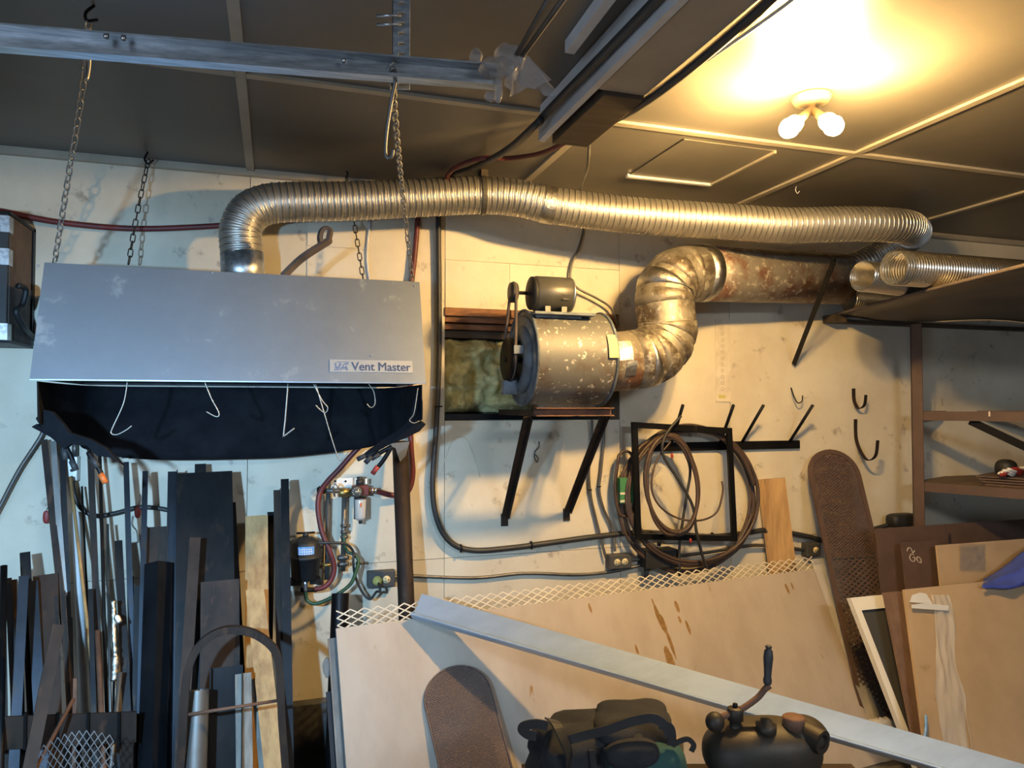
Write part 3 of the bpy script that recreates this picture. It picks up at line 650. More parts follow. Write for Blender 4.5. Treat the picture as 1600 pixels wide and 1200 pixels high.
# ------------------------------------------------------------------ air line: regulator, filter, pipes
AR = thing('air_regulator', 'air regulator with a round dark gauge and a clear filter bowl on the wall', 'regulator', W(562, 812, .07))
oo = .07
def cylp(a, b, r, seg=16, r2=None): return MB().cyl(W(*a), W(*b), r, seg, r2)
MB().box(W(551, 775, .095), W(574, 757, .045)).build('body', 'redhose', AR, .003)
cylp((562, 757, oo), (562, 749, oo), .018).build('neck', 'black', AR)
cylp((562, 751, oo), (562, 745, oo), .013).build('knob', 'black', AR)
for x in (556, 572): MB().obox(W(x, 752, oo), X_*.004, Y_*.006, Z_*.012).build('knob_bracket', 'white', AR)
gq = W(557, 768, .10)
gd = (CAM-gq).normalized(); gd = (gd+V((0, -1, 0))).normalized()
MB().lathe(gq, gd, [(0, .024), (.02, .026), (.022, .024)], 24).build('gauge_case', 'black', AR)
gf = MB().cyl(gq+gd*.0205, gq+gd*.0225, .022, 24).build('gauge_face', 'glassgauge', AR)
m = MB()
for k_ in range(9):
    a = rad(-130+260*k_/8); u_ = gd.cross(Z_).normalized(); v_ = u_.cross(gd); q = gq+gd*.023+(u_*math.sin(a)+v_*math.cos(a))*.017; m.obox(q, u_*.0012, v_*.0012, gd*.0004)
m.obox(gq+gd*.0232+X_*.004, X_*.009, Z_*.001, gd*.0004); m.build('gauge_marks', 'white', AR)
MB().lathe(W(563, 777, oo), -Z_, [(0, .024), (.004, .026), (.088, .024), (.10, .018)], 24).build('filter_bowl', 'bowl', AR)
MB().lathe(W(563, 777, oo), -Z_, [(0, .0275), (.006, .0275), (.008, .0255)], 24).build('bowl_ring', 'black', AR)
for x in (-1, 1): MB().obox(W(563, 795, oo)+X_*.025*x, X_*.003, Y_*.006, Z_*.045).build('bowl_guard', 'darkgrey', AR)
MB().obox(W(563, 788, oo)-Y_*.027, X_*.004, Y_*.001, Z_*.009).build('warning_mark', 'orange', AR)
cylp((563, 811, oo), (563, 818, oo), .008).build('drain', 'black', AR)
cylp((575, 766, oo), (590, 767, oo), .008).build('outlet_fitting', 'bronze', AR)
for x in (580, 585): MB().lathe(W(x, 766, oo), X_, [(0, .008), (.002, .013), (.008, .013), (.01, .008)], 12).build('hose_clamp', 'steelbright', AR)
PM = thing('air_manifold', 'vertical air pipe manifold with brass valves and a white mounting plate', 'pipe', W(538, 900, .04))
MB().box(W(517, 762, .012), W(551, 746, .002)).build('mounting_plate', 'white', PM)
for x in (524, 540): MB().ball(W(x, 752, .014), .005, .004, .005, seg=8, rings=6).build('screw', 'darksteel', PM)
cylp((513, 768, .03), (511, 905, .03), .011).build('grey_pipe', 'darkgrey', PM)
cylp((538, 770, .045), (536, 892, .045), .011).build('drop_pipe', 'greysteel', PM)
cylp((500, 766, .07), (551, 768, .07), .010).build('cross_pipe', 'greysteel', PM)
MB().lathe(W(529, 770, .07), X_, [(0, .012), (.006, .020), (.03, .022), (.036, .016), (.055, .018), (.06, .012)], 16).build('brass_valve', 'bronze', PM)
MB().tube(catmull([W(523, 775, .075), W(520, 762, .1), W(524, 756, .1), W(529, 760, .1)], 5), .005, 8).build('valve_lever', 'steelbright', PM)
MB().lathe(W(495, 766, .07), X_, [(0, .010), (.01, .018), (.03, .018), (.04, .012)], 14).build('coupling', 'darksteel', PM)
for y_ in (818, 828, 836): MB().lathe(W(538, y_, .045), -Z_, [(0, .010), (.003, .017), (.014, .017), (.018, .01)], 10).build('pipe_fitting', 'greysteel', PM)
for y_ in (872, 882): MB().lathe(W(527, y_, .05), X_, [(0, .008), (.004, .013), (.04, .013), (.05, .008)], 10).build('tee_fitting', 'greysteel', PM)
cylp((502, 883, .05), (520, 883, .05), .008).build('brass_nipple', 'bronze', PM)
# lubricator
lq = W(477, 905, .10); Rl = .066
LB = thing('air_filter_canister', 'black canister filter with a T-handle lid and a blue label', 'canister', lq)
MB().lathe(lq, Z_, [(-.0, .045), (.002, .058), (.09, .062), (.092, .070), (.102, .070), (.104, .062), (.155, .060), (.165, .052), (.18, .030), (.182, .012)], 28).build('body', 'black', LB)
MB().cyl(lq+Z_*.18, lq+Z_*.2, .012, 10).build('stem', 'black', LB)
MB().cyl(lq+Z_*.198-X_*.038, lq+Z_*.198+X_*.038, .0045, 8).build('handle', 'darksteel', LB)
m = MB(); m.grid(lambda u, v: lq+V((math.sin(-.55+1.1*u+.0)*.064, -math.cos(-.55+1.1*u)*.064, .115+.034*v)), 10, 2); lab = m.build('blue_label', 'bluelabel', LB)
for row, wd2 in enumerate((.8, .9, .7)):
    m = MB()
    for k_ in range(6):
        a0, a1 = -.45+.15*k_, -.45+.15*k_+.10*wd2
        m.grid(lambda u, v: lq+V((math.sin(a0+(a1-a0)*u)*.0645, -math.cos(a0+(a1-a0)*u)*.0645, .141-.0095*row-.006*v)), 2, 1)
    m.build('label_print', 'white', lab)
for s_ in (-1, 1): MB().obox(lq+V((s_*.04, 0, -.006)), X_*.022, Y_*.03, Z_*.012).build('foot_bracket', 'darksteel', LB)
MB().lathe(lq+V((.0, -.01, -.05)), Z_, [(0, .010), (.01, .012), (.03, .009), (.05, .013)], 12).build('drain_fitting', 'steelbright', LB)
MB().cyl(lq+V((-.02, -.01, -.042)), lq+V((.05, -.01, -.046)), .010, 10).build('tee', 'darksteel', LB)
pts = [W(578, 690, .10), W(560, 700, .09), W(530, 733, .08), W(512, 752, .08), W(500, 770, .09), W(497, 795, .10), W(503, 830, .11), W(515, 860, .12), W(522, 885, .12), W(518, 905, .12), W(505, 918, .12), W(492, 920, .11)]
tag(hose(pts, .0115).build('red_air_hose', 'redhose'), 'dark red hose curving from the hood corner down to the black canister', 'hose')
pts = [lq+V((0, -.01, -.05)), W(480, 938, .11), W(495, 943, .12), W(525, 930, .13), W(548, 912, .12), W(557, 890, .1), W(560, 875, .08), W(552, 866, .07), W(543, 862, .06), W(538, 850, .06), W(538, 832, .05)]
tag(hose(pts, .0078).build('green_air_hose', 'greenhose'), 'dark green hose looping from the canister up to the pipe manifold', 'hose')
cylp((556, 880, .06), (570, 879, .06), .007).build('hose_barb', 'greysteel', PM)
OUT = []
def outlet(px, py, label, w_=.062, mt='darkgrey', n=2):
    c = W(px, py, 0); t = thing('electric_outlet', label, 'outlet', (c.x, 0, c.z-.035))
    MB().box((c.x-w_, -.05, c.z-.036), (c.x+w_, -.001, c.z+.036)).build('box', mt, t, .004)
    MB().box((c.x-w_+.006, -.053, c.z-.03), (c.x+w_-.006, -.05, c.z+.03)).build('cover', mt, t)
    for k_ in range(n):
        x = c.x+(k_-.5)*.042*(1 if n > 1 else 0)+(0 if n > 1 else .01)
        f = MB().cyl((x, -.0535, c.z), (x, -.056, c.z), .0175, 18).build('socket', 'ivory', t)
        m = MB(); m.box((x-.008, -.0568, c.z+.004), (x+.0, -.056, c.z+.007)); m.box((x-.008, -.0568, c.z-.007), (x+.0, -.056, c.z-.004)); m.cyl((x+.008, -.0568, c.z), (x+.008, -.0555, c.z), .003, 8)
        m.build('slot', 'black', f)
    return c
c1_ = outlet(594, 902, 'grey outlet box with a yellow plug, low on the wall left of the pole')
c2_ = outlet(963, 875, 'grey double outlet box on the wall below the two flexible cables')
c3_ = outlet(1262, 857, 'grey outlet box on the wall behind the wooden plank and mesh panel', .045, n=1)
q = V((c1_.x-.021, -.056, c1_.z))
PG = thing('mains_lead', 'black cord with a yellow plug looping from the low outlet', 'cord', q)
MB().lathe(q, -Y_, [(0, .02), (.01, .022), (.025, .018), (.03, .012), (.045, .009)], 16).build('plug', 'yellow', PG)
hose([q-Y_*.04, q+V((.004, -.07, -.03)), W(588, 925, .10), W(578, 936, .09), W(566, 925, .08), W(555, 900, .08), W(552, 878, .1), W(552, 862, .1), W(540, 850, .12), W(515, 848, .13), W(497, 848, .12)], .0058).build('cord', 'rubber', PG)
# armoured conduits
pts = [V((c1_.x+.06, -.02, c1_.z)), W(640, 900, .015), W(740, 903, .015), W(820, 896, .015), W(900, 898, .015), W(950, 894, .015), W(985, 887, .02), W(1010, 880, .03), W(1030, 872, .03)]
pp = resample(catmull(pts, 16), .004)
tag(MB().tube(pp, .0075, 8, scale=[1+.12*(i % 2) for i in range(len(pp))]).build('armoured_conduit', 'greysteel'), 'ribbed armoured conduit running along the wall from the low outlet', 'conduit')
pts = [V((c2_.x+.06, -.02, c2_.z)), W(1020, 872, .03), W(1100, 864, .03), W(1180, 852, .03), V((c3_.x-.045, -.02, c3_.z))]
tag(hose(pts, .009).build('wall_conduit', 'greysteel'), 'straight conduit between the two right outlets', 'conduit')
for (a, lbl) in (([(925, 655, .04), (924, 690, .02), (920, 735, .02), (923, 775, .02), (932, 815, .02), (944, 862, .03), (947, 872, .03)], 'left of two flexible cables dropping from the blower to the outlet'), ([(944, 655, .04), (943, 690, .02), (939, 735, .02), (936, 765, .02), (943, 795, .02), (956, 825, .02), (961, 862, .03)], 'right of two flexible cables dropping from the blower to the outlet')):
    pp = resample(catmull([W(*q) for q in a], 12), .005)
    t = thing('flexible_cable', lbl, 'cable', pp[-1])
    MB().tube(pp, .0068, 8, scale=[1+.1*(i % 2) for i in range(len(pp))]).build('cable', 'greysteel', t)
    i_ = len(pp)//2
    ring(pp[i_], Z_, .009, .003, 12).build('clip', 'darksteel', t)
# ------------------------------------------------------------------ pole
def bar(name, label, cat, p1, p2, w_, m, prof='flat', t_=.006, floor=True, group=None, bev=0, facing=None):
    a, b = W(*p1), W(*p2); d_ = (b-a).normalized()
    if floor: b = a+d_*((.003-a.z)/d_.z)
    dep = depth(W(*p1)); wm = w_*dep/F
    n_ = (facing or V((CAM.x-a.x, CAM.y-a.y, 0))).normalized()
    h = wm/2; e = .004
    if prof == 'flat': P = [(-h, -t_/2), (h, -t_/2), (h, t_/2), (-h, t_/2)]
    elif prof == 'L': P = [(-h, 0), (h, 0), (h, e), (-h+e, e), (-h+e, wm*.8), (-h, wm*.8)]
    elif prof == 'LR': P = [(-h, 0), (h, 0), (h, wm*.8), (h-e, wm*.8), (h-e, e), (-h, e)]
    elif prof == 'V': P = [(-h, -h*.5), (0, h*.5), (h, -h*.5), (h, -h*.5-e), (0, h*.5-e), (-h, -h*.5-e)]
    elif prof == 'U': P = [(-h, -.02), (-h, .012), (-h+e, .012), (-h+e, -.02+e), (h-e, -.02+e), (h-e, .012), (h, .012), (h, -.02)]
    elif prof == 'box': P = [(-h, -h), (h, -h), (h, h), (-h, h)]
    m_ = MB()
    if prof == 'rod': m_.tube([a, b], h, 12)
    elif prof == 'pipe':
        m_.tube([a, b], h, 24, cap=False); m_.tube([a+d_*.001, b], h*.86, 24, cap=False)
        k0 = len(m_.v); u_ = d_.orthogonal().normalized(); w2 = d_.cross(u_); n2 = 24
        m_.add([a+(u_*math.cos(2*math.pi*i/n2)+w2*math.sin(2*math.pi*i/n2))*r_ for r_ in (h, h*.86) for i in range(n2)], [(i, (i+1) % n2, n2+(i+1) % n2, n2+i) for i in range(n2)])
    else: m_.sweep([a, b], P, up=n_)
    return tag(m_.build(name, m, None, bev), label, cat, group)
a = W(622, 690, .62); 
bar('steel_pole', 'thick round steel pole standing right of the air regulator', 'pole', (625, 690, .12), (635, 945, .24), 25, 'brownsteel', 'rod')
m = MB(); m.prism([W(600, 694, .19), W(640, 690, .19), W(634, 712, .19), W(625, 722, .19), W(618, 700, .19)], f0*.006); tag(m.build('steel_gusset', 'greysteel'), 'small bent grey plate at the top of the round pole', 'bracket')
# ------------------------------------------------------------------ steel stock leaning at left
G = 'steel stock leaning in the left rack'
B = [
 ('steel_bar', 'tall brown square bar just under the left cloth corner', 'bar', (69, 688, .06), (112, 1090, .34), 9, 'brownsteel', 'box'),
 ('steel_bar', 'tall grey bar second from the left cloth corner', 'bar', (83, 690, .08), (112, 1090, .30), 8, 'greysteel', 'box'),
 ('steel_bar', 'tall dark bar left of the white switch box', 'bar', (97, 702, .07), (110, 1060, .30), 8, 'darksteel', 'flat'),
 ('copper_rod', 'thin tan rod slanting past the white switch box', 'rod', (110, 745, .10), (150, 1095, .40), 5, 'wood', 'rod'),
 ('steel_bar', 'tall dark brown bar behind the orange clamp handle', 'bar', (141, 700, .09), (156, 1085, .36), 9, 'brownsteel', 'box'),
 ('steel_rod', 'thin brown rod right below the orange clamp handle', 'rod', (156, 712, .09), (166, 1085, .36), 5, 'brownsteel', 'rod'),
 ('steel_rod', 'thin grey rod ending among the tall bars below the cloth', 'rod', (168, 819, .15), (172, 1085, .38), 4, 'greysteel', 'rod'),
 ('steel_rod', 'very thin rod crossing behind the tan rod', 'rod', (128, 760, .06), (142, 1060, .30), 3, 'darksteel', 'rod'),
 ('flat_bar', 'blue-grey flat bar hanging lowest right of the left cloth corner', 'bar', (197, 722, .14), (208, 1085, .40), 8, 'bluesteel', 'flat'),
 ('flat_bar', 'narrow blue-grey flat bar with a dark upper end beside the red tag', 'bar', (227, 737, .16), (218, 1150, .48), 8, 'bluesteel', 'box'),
 ('steel_block', 'dark flat bar ending level with the foil-wrapped stick', 'bar', (185, 846, .24), (197, 1085, .46), 11, 'darksteel', 'box'),
 ('steel_bar', 'short dark bar between the two blue-grey flat bars', 'bar', (214, 915, .3), (212, 1085, .44), 9, 'darksteel', 'flat'),
 ('angle_iron', 'tall dark angle iron left of the large dark plate', 'angle iron', (270, 737, .14), (262, 1190, .50), 14, 'bluesteel', 'L'),
 ('channel_steel', 'brown channel with a notched top right of the red tag', 'channel', (246, 822, .22), (240, 1190, .46), 30, 'brownsteel', 'U'),
 ('angle_iron', 'wide folded angle iron, half brown half blue-grey, right of the rack', 'angle iron', (247, 878, .34), (238, 1190, .60), 38, 'bluesteel', 'V'),
 ('steel_plate', 'large dark steel plate standing among the stock', 'plate', (320, 738, .16), (322, 1100, .50), 80, 'darksteel', 'flat'),
 ('steel_plate', 'brown steel plate in front of the large dark plate', 'plate', (344, 907, .42), (344, 1150, .56), 56, 'brownsteel', 'flat'),
 ('steel_bar', 'dark tab of steel rising behind the large dark plate', 'bar', (313, 725, .10), (316, 1100, .40), 16, 'darksteel', 'flat'),
 ('flat_bar', 'slanting brown flat bar in front of the large dark plate', 'bar', (305, 840, .36), (288, 1100, .58), 16, 'brownsteel', 'flat'),
 ('steel_bar', 'slim dark bar slanting between the large plate and the tall plank', 'bar', (364, 785, .12), (378, 1050, .34), 8, 'darksteel', 'flat'),
 ('steel_pipe', 'short dark open pipe inside the arched frame', 'pipe', (310, 1078, .72), (306, 1195, .78), 32, 'greysteel', 'pipe'),
 ('steel_sheet', 'black curved steel sheet inside the arched frame', 'sheet', (354, 1042, .62), (352, 1195, .70), 48, 'darksteel', 'U'),
 ('steel_bar', 'tall dark angle left of the black post beside the canister', 'angle iron', (433, 766, .14), (441, 1195, .56), 11, 'brownsteel', 'L'),
 ('steel_bar', 'tall black square post left of the canister', 'post', (445, 750, .16), (452, 1195, .56), 12, 'darksteel', 'box'),
 ('steel_bar', 'slanted dark bar behind the tall wooden plank', 'bar', (424, 800, .10), (417, 1100, .40), 12, 'darksteel', 'flat'),
 ('wood_plank', 'tall rough wooden plank with black stains', 'plank', (401, 806, .20), (402, 1100, .46), 33, 'wood', 'flat'),
 ('wood_plank', 'pale wooden plank slanting to the right under the arched frame', 'plank', (398, 920, .44), (428, 1195, .70), 27, 'wood', 'flat'),
 ('wood_plank', 'grey weathered plank low inside the arched frame', 'plank', (380, 1052, .62), (382, 1195, .68), 24, 'woodgrey', 'flat'),
 ('wood_plank', 'narrow weathered plank between the grey and pale planks', 'plank', (399, 1060, .56), (412, 1195, .64), 14, 'woodgrey', 'flat'),
 ('steel_rod', 'dark round bar with a shiny sawn end at the far left', 'rod', (6, 884, .44), (2, 1100, .62), 10, 'darksteel', 'rod'),
 ('steel_bar', 'dark bar second from the far left edge', 'bar', (13, 904, .36), (24, 1130, .52), 9, 'darksteel', 'box'),
 ('steel_bar', 'dark bar third from the far left edge', 'bar', (22, 906, .32), (22, 1090, .44), 9, 'brownsteel', 'box'),
 ('flat_bar', 'dark flat bar with a square top standing above the left cluster', 'bar', (39, 863, .2), (50, 1090, .40), 14, 'darksteel', 'flat'),
 ('flat_bar', 'blue-grey flat bar at the far left leaning left at its foot', 'bar', (37, 901, .40), (24, 1150, .60), 13, 'bluesteel', 'box'),
 ('flat_bar', 'dark flat bar right of the blue-grey one at the far left', 'bar', (50, 908, .30), (62, 1120, .48), 15, 'bluesteel', 'flat'),
 ('steel_plate', 'brown steel plate behind the slanting square tube', 'plate', (71, 898, .24), (76, 1120, .46), 33, 'brownsteel', 'flat'),
 ('square_tube', 'brown square tube slanting in front of the rack bar', 'tube', (91, 978, .62), (48, 1190, .82), 17, 'brownsteel', 'box'),
 ('steel_bar', 'short black bar in front of the tan rod', 'bar', (141, 921, .30), (146, 1090, .46), 7, 'darksteel', 'box'),
 ('angle_iron', 'short dark angle with a bent top beside the brown plate', 'angle iron', (98, 925, .28), (108, 1095, .44), 8, 'brownsteel', 'L'),
 ('steel_rod', 'brown rod just right of the short black bar', 'rod', (152, 985, .36), (158, 1110, .46), 8, 'rust', 'rod'),
 ('steel_rod', 'short round rod below the foil-wrapped stick', 'rod', (188, 1050, .50), (180, 1130, .54), 7, 'greysteel', 'rod'),
 ('steel_rod', 'short rusty rod slanting across the rack bar', 'rod', (115, 1092, .66), (62, 1190, .80), 6, 'rust', 'rod'),
 ('steel_bar', 'short rusty bar standing behind the slanting square tube', 'bar', (117, 1060, .52), (116, 1140, .56), 5, 'rust', 'flat'),
 ('wall_gap_pipe', 'white pipe added in place of the bright wall gap behind the tan rod', 'pipe', (118, 800, .04), (131, 1090, .16), 12, 'whitepaint', 'pipe'),  # pale pipe added where bare wall shows between the bars
 ('dark_tube', 'short dark round tube on the floor behind the tan board', 'tube', (532, 927, .22), (522, 1195, .36), 27, 'darksteel', 'pipe'),
]
for name, label, cat, p1, p2, w_, mt, pr in B:
    bar(name, label, cat, p1, p2, w_, mt, pr, .012 if name.startswith('wood') else .006, group=G if 'wood' not in name else 'planks among the steel stock')
# extra stock behind the rack
for i, (x, y, o, w_, wh) in enumerate(((3, 905, .25, 10, 'behind the sawn round bar at the far left'), (30, 930, .22, 9, 'behind the blue-grey flat bar at the far left'), (62, 940, .15, 8, 'behind the brown plate in the left rack'), (108, 965, .22, 9, 'between the brown plate and the tan rod'), (205, 900, .24, 8, 'behind the two blue-grey flat bars'), (284, 900, .3, 12, 'at the left edge of the large dark plate'))):
    bar('steel_bar', 'dark steel bar half hidden '+wh, 'bar', (x, y, o), (x+3, 1110, o+.14), w_, 'darksteel' if i % 2 else 'brownsteel', 'flat', group='half hidden bars at the back of the rack')
# rod curving at far left
tag(hose([W(-20, 830, .03), W(0, 792, .03), W(30, 735, .03), W(64, 682, .03), W(70, 660, .03)], .009).build('slanting_rod', 'greysteel'), 'curved grey rod slanting up the wall at the far left edge', 'rod')
# rack crossbar
rk = thing('stock_rack', 'low steel rack with a wide flat front bar holding the leaning stock', 'rack', W(100, 1190, .62))
a, c = W(-60, 1148, .64), W(213, 1136, .64)
m = MB(); m.prism([V((a.x, -.64, a.z-.055)), V((c.x, -.64, c.z-.05)), V((c.x, -.64, c.z+.05)), V((a.x, -.64, a.z+.05))], (0, .008, 0)); m.build('front_bar', 'brownsteel', rk)
for px in (40, 90, 138, 186):
    q = W(px, 1140, .645); MB().box((q.x-.004, -.655, q.z-.06), (q.x+.004, -.641, q.z+.055)).build('rib', 'darksteel', rk)
for x in (a.x+.02, c.x-.03): MB().box((x-.02, -.63, 0), (x+.02, -.60, c.z+.04)).build('rack_leg', 'brownsteel', rk)
for x in (a.x+.02, c.x-.03): MB().box((x-.02, -.60, .3), (x+.02, -.062, .34)).build('side_bar', 'brownsteel', rk)
# arched frame
am = MB(); az = .80
ap = [(272, 1280), (282, 1200), (288, 1100), (292, 1055), (304, 1020), (326, 996), (357, 984), (392, 988), (420, 1005), (433, 1025), (438, 1060), (440, 1120), (446, 1200), (452, 1290)]
af = thing('steel_arch', 'brown steel arched frame standing in front of the planks', 'frame', W(360, 1280, az))
pth = catmull([W(x, y, az) for x, y in ap], 6)
MB().sweep(pth, [(-.012, -.012), (.012, -.012), (.012, .012), (-.012, .012)], up=-Y_).build('arch', 'brownsteel', af)
MB().cyl(W(291, 1117, az), W(438, 1094, az), .0055, 8).build('crossbar', 'rust', af)
for x, y in ((272, 1280), (452, 1290)):
    q = W(x, y, az); MB().box((q.x-.012, q.y-.012, 0), (q.x+.012, q.y+.012, q.z)).build('leg', 'brownsteel', af)
# foil wrapped stick, hooks
fs = thing('foil_stick', 'thin stick wrapped in shiny crumpled foil among the stock', 'foil', W(180, 1070, .5))
m = MB(); pth = resample(catmull([W(177, 938, .42), W(178, 990, .46), W(180, 1030, .48), W(178, 1065, .5)], 8), .006)
m.tube(pth, .009, 10, scale=[1+.5*noise.noise(V((i*.4, 0, 0)))+(.5 if i > len(pth)*.7 else 0) for i in range(len(pth))]); m.build('wrap', 'foil', fs)
m = MB(); m.ball((0, 0, 0), .014, .01, .018, seg=14, rings=10); m.v = [p*(1+.5*noise.noise(p*70))+W(184, 968, .45) for p in m.v]; m.build('crumple', 'foil', fs)
MB().cyl(W(178, 1060, .5), V((W(176, 1190, .58).x, -.58, .003)), .004, 8).build('stick', 'darksteel', fs)
# switch box and cable on wall
sb = thing('switch_box', 'white metal switch box on the wall under the left clamps', 'switch', W(114, 752))
MB().box(W(104, 752, .05), W(126, 712, .001)).build('box', 'plate', sb, .003)
q = W(112, 735, .055); MB().ball(q, .006, .005, .006, seg=8, rings=6).build('switch_lever', 'black', sb); MB().ball(W(112, 745, .052), .004, .003, .004, seg=8, rings=6).build('screw', 'darksteel', sb)
MB().cyl(W(117, 712, .025), W(117, 690, .025), .011, 12).build('conduit_stub', 'greysteel', sb)
tag(hose([W(113, 752, .03), W(116, 772, .03), W(128, 795, .03), W(150, 806, .03), W(180, 802, .03), W(215, 793, .03), W(245, 794, .03), W(275, 800, .03)], .0095).build('black_cable', 'rubber'), 'black cable drooping along the wall from the white switch box', 'cable')
for px, py, lb in ((72, 808, 'small red tag hanging on the wall at the far left'), (215, 800, 'small red tag on the wall beside the blue-grey flat bars')):
    q = W(px, py, .035); t = thing('red_tag', lb, 'tag', q)
    m = MB(); m.ball(q, .012, .006, .026, 2.5, 12, 8); m.build('tag_body', 'red', t)
    hose([q+Z_*.025, q+V((.008, .01, .05)), q+V((.004, .02, .07))], .0015, 5).build('wire', 'darksteel', t)
tag(hose([W(207, 806, .02), W(206, 820, .02), W(213, 830, .02), W(215, 845, .02), W(213, 848, .02)], .0015, 5).build('thin_wire', 'black'), 'thin black wire hanging below the red tag', 'wire')
tag(hose([W(842, 690, .01), W(842, 698, .02), W(836, 706, .02), W(835, 715, .02), W(839, 722, .02), W(841, 716, .02), W(836, 710, .02)], .0025, 6).build('wire_twist', 'black'), 'small twist of black wire on the wall between the bracket braces', 'wire')
# white plate fragments: perforated paper strip
st = thing('perforated_strip', 'pale perforated strip stuck upright on the wall right of the elbow duct', 'strip', W(1128, 628))
a, c = W(1117, 498), W(1141, 628)
MB().box((a.x, -.004, c.z), (c.x, -.001, a.z)).build('strip', 'cream', st)
for i in range(11):
    q = W(1129, 512+i*9.6, .0045); ring(q, Y_, .0085, .0015, 14, 5).build('ring_mark', 'batten', st)
MB().box(W(1123, 622, .006), W(1133, 617, .004)).build('tape_patch', 'yellow', st)
# ------------------------------------------------------------------ hook rail, frame, hoses
HR = thing('hook_rail', 'black wall rail with four upright slanted pegs', 'rail', W(1128, 700))
a, c = W(1008, 693, .01), W(1248, 694, .01); zr = W(1248, 694).z
MB().box((a.x, -.02, zr-.022), (c.x, -.001, zr+.022)).build('rail', 'darksteel', HR)
for (x1, x2) in ((1050, 1067), (1126, 1146), (1160, 1193), (1234, 1270)):
    q = W(x1, 690, .02); tip = W(x2, 633, .17)
    MB().cyl(q, tip, .0085, 10).build('peg', 'darksteel', HR)
fr = [W(991, 664, .13), W(1139, 673, .13), W(1147, 841, .13), W(997, 838, .13)]
FRM = thing('hanging_steel_square', 'black square steel frame hung on the wall pegs', 'frame', fr[3])
for i in range(4):
    p, q = fr[i], fr[(i+1) % 4]; d_ = (q-p).normalized(); 
    MB().sweep([p-d_*.014, q+d_*.014], [(-.0145, -.008-.0004*i), (.0145, -.008-.0004*i), (.0145, .008+.0004*i), (-.0145, .008+.0004*i)], up=-Y_).build('frame_bar', 'darksteel', FRM)
def loops(cx, cy, rx, ry, n, off, jit, ph, tilt=0, grow=0):
    pts = []
    for i in range(n*14):
        a = 2*math.pi*i/14+ph; j = 1+jit*noise.noise(V((i*.31, ph, 2)))
        x = rx*j*(1+grow*i/14)*math.cos(a); y = ry*j*math.sin(a)
        pts.append(W(cx+x*math.cos(tilt)-y*math.sin(tilt), cy+x*math.sin(tilt)+y*math.cos(tilt), off+.018*math.sin(i*.45+ph)+.004*(i/14)))
    return pts
hz_ = [('long brown hose coiled in a wide loop over the pegs behind the square frame', loops(1072, 780, 104, 112, 3, .055, .07, 1.6), 'brownhose', .008),
       ('dark brown hose hanging in a narrow oval coil inside the square frame', loops(1050, 757, 40, 76, 6, .165, .16, 2.0, -.12), 'brownhose', .0085),
       ('brown hose wound as a second wide loop outside the square frame', loops(1082, 775, 100, 106, 3, .095, .07, .4, -.12), 'brownhose', .009),
       ('thin brown cable curling across the middle of the square frame', [W(1048, 690, .17), W(1026, 720, .175), W(1018, 760, .18), W(1030, 790, .18), W(1060, 810, .18), W(1095, 813, .18), W(1120, 800, .175), W(1129, 770, .17), W(1128, 752, .16)], 'brownhose', .005),
       ('dark hose crossing diagonally through the coil down past the frame', [W(1064, 650, .18), W(1040, 680, .19), W(1036, 710, .19), W(1060, 750, .19), W(1082, 790, .19), W(1088, 830, .19), W(1098, 870, .17), W(1106, 892, .16)], 'rubber', .0075)]
for lb, p, mt, r in hz_: tag(hose(p, r, 8, 6).build('coiled_hose', mt), lb, 'hose')
tag(hose([W(1060, 690, .12), W(1078, 730, .13), W(1072, 780, .13), W(1062, 850, .12), W(1062, 900, .12)], .0075).build('dark_cable', 'rubber'), 'dark cable hanging straight down through the square frame', 'cable')
EC = thing('extension_cord', 'coiled dark extension cord in a green cardboard sleeve left of the frame', 'cord', W(975, 800, .05))
for k_ in range(3): hose([W(975+x*(1+.05*k_), y, .05+.014*k_) for x, y in ((-8, 712), (0, 705), (12, 712), (16, 750), (14, 795), (4, 806), (-8, 800), (-13, 760), (-8, 712))], .007, 7, 5).build('cord_loop', 'brownhose', EC)
MB().box(W(969, 787, .093), W(983, 745, .04)).build('green_sleeve', 'green', EC, .002)
for y in (773, 785): MB().box(W(969, y, .095), W(983, y-4, .0935)).build('sleeve_stripe', 'cream', EC)
TB = thing('junction_box', 'black power box with cables below the square frame', 'box', W(1028, 892, .01))
MB().box(W(1010, 890, .10), W(1045, 853, .002)).build('box', 'black', TB, .004)
MB().cyl(W(1030, 853, .06), W(1030, 838, .06), .010, 10).build('inlet', 'black', TB)
MB().cyl(W(1010, 888, .04), W(1010, 905, .04), .012, 10).build('outlet_stub', 'darkgrey', TB)
tag(hose([W(1195, 830, .03), W(1230, 832, .03), W(1262, 838, .03), W(1300, 845, .04), W(1360, 828, .05), W(1395, 818, .06)], .013).build('black_cable', 'rubber'), 'thick black cable on the wall behind the mesh panel', 'cable')
ad = thing('power_adapter', 'black lumpy power block on the wall left of the shelf post', 'adapter', W(1410, 820, .05))
m = MB(); m.ball(W(1410, 813, .08), .095, .045, .04, 4, 20, 12); m.build('block', 'black', ad)
for px, py, r_, lb in ((1050, 712, .014, 'small red tag hanging inside the narrow hose coil'), (1079, 845, .012, 'small red tag below the square frame')):
    m = MB(); m.ball(W(px, py, .205), .007, .005, r_, 2.5, 12, 8); tag(m.build('red_tag', 'red'), lb, 'tag')
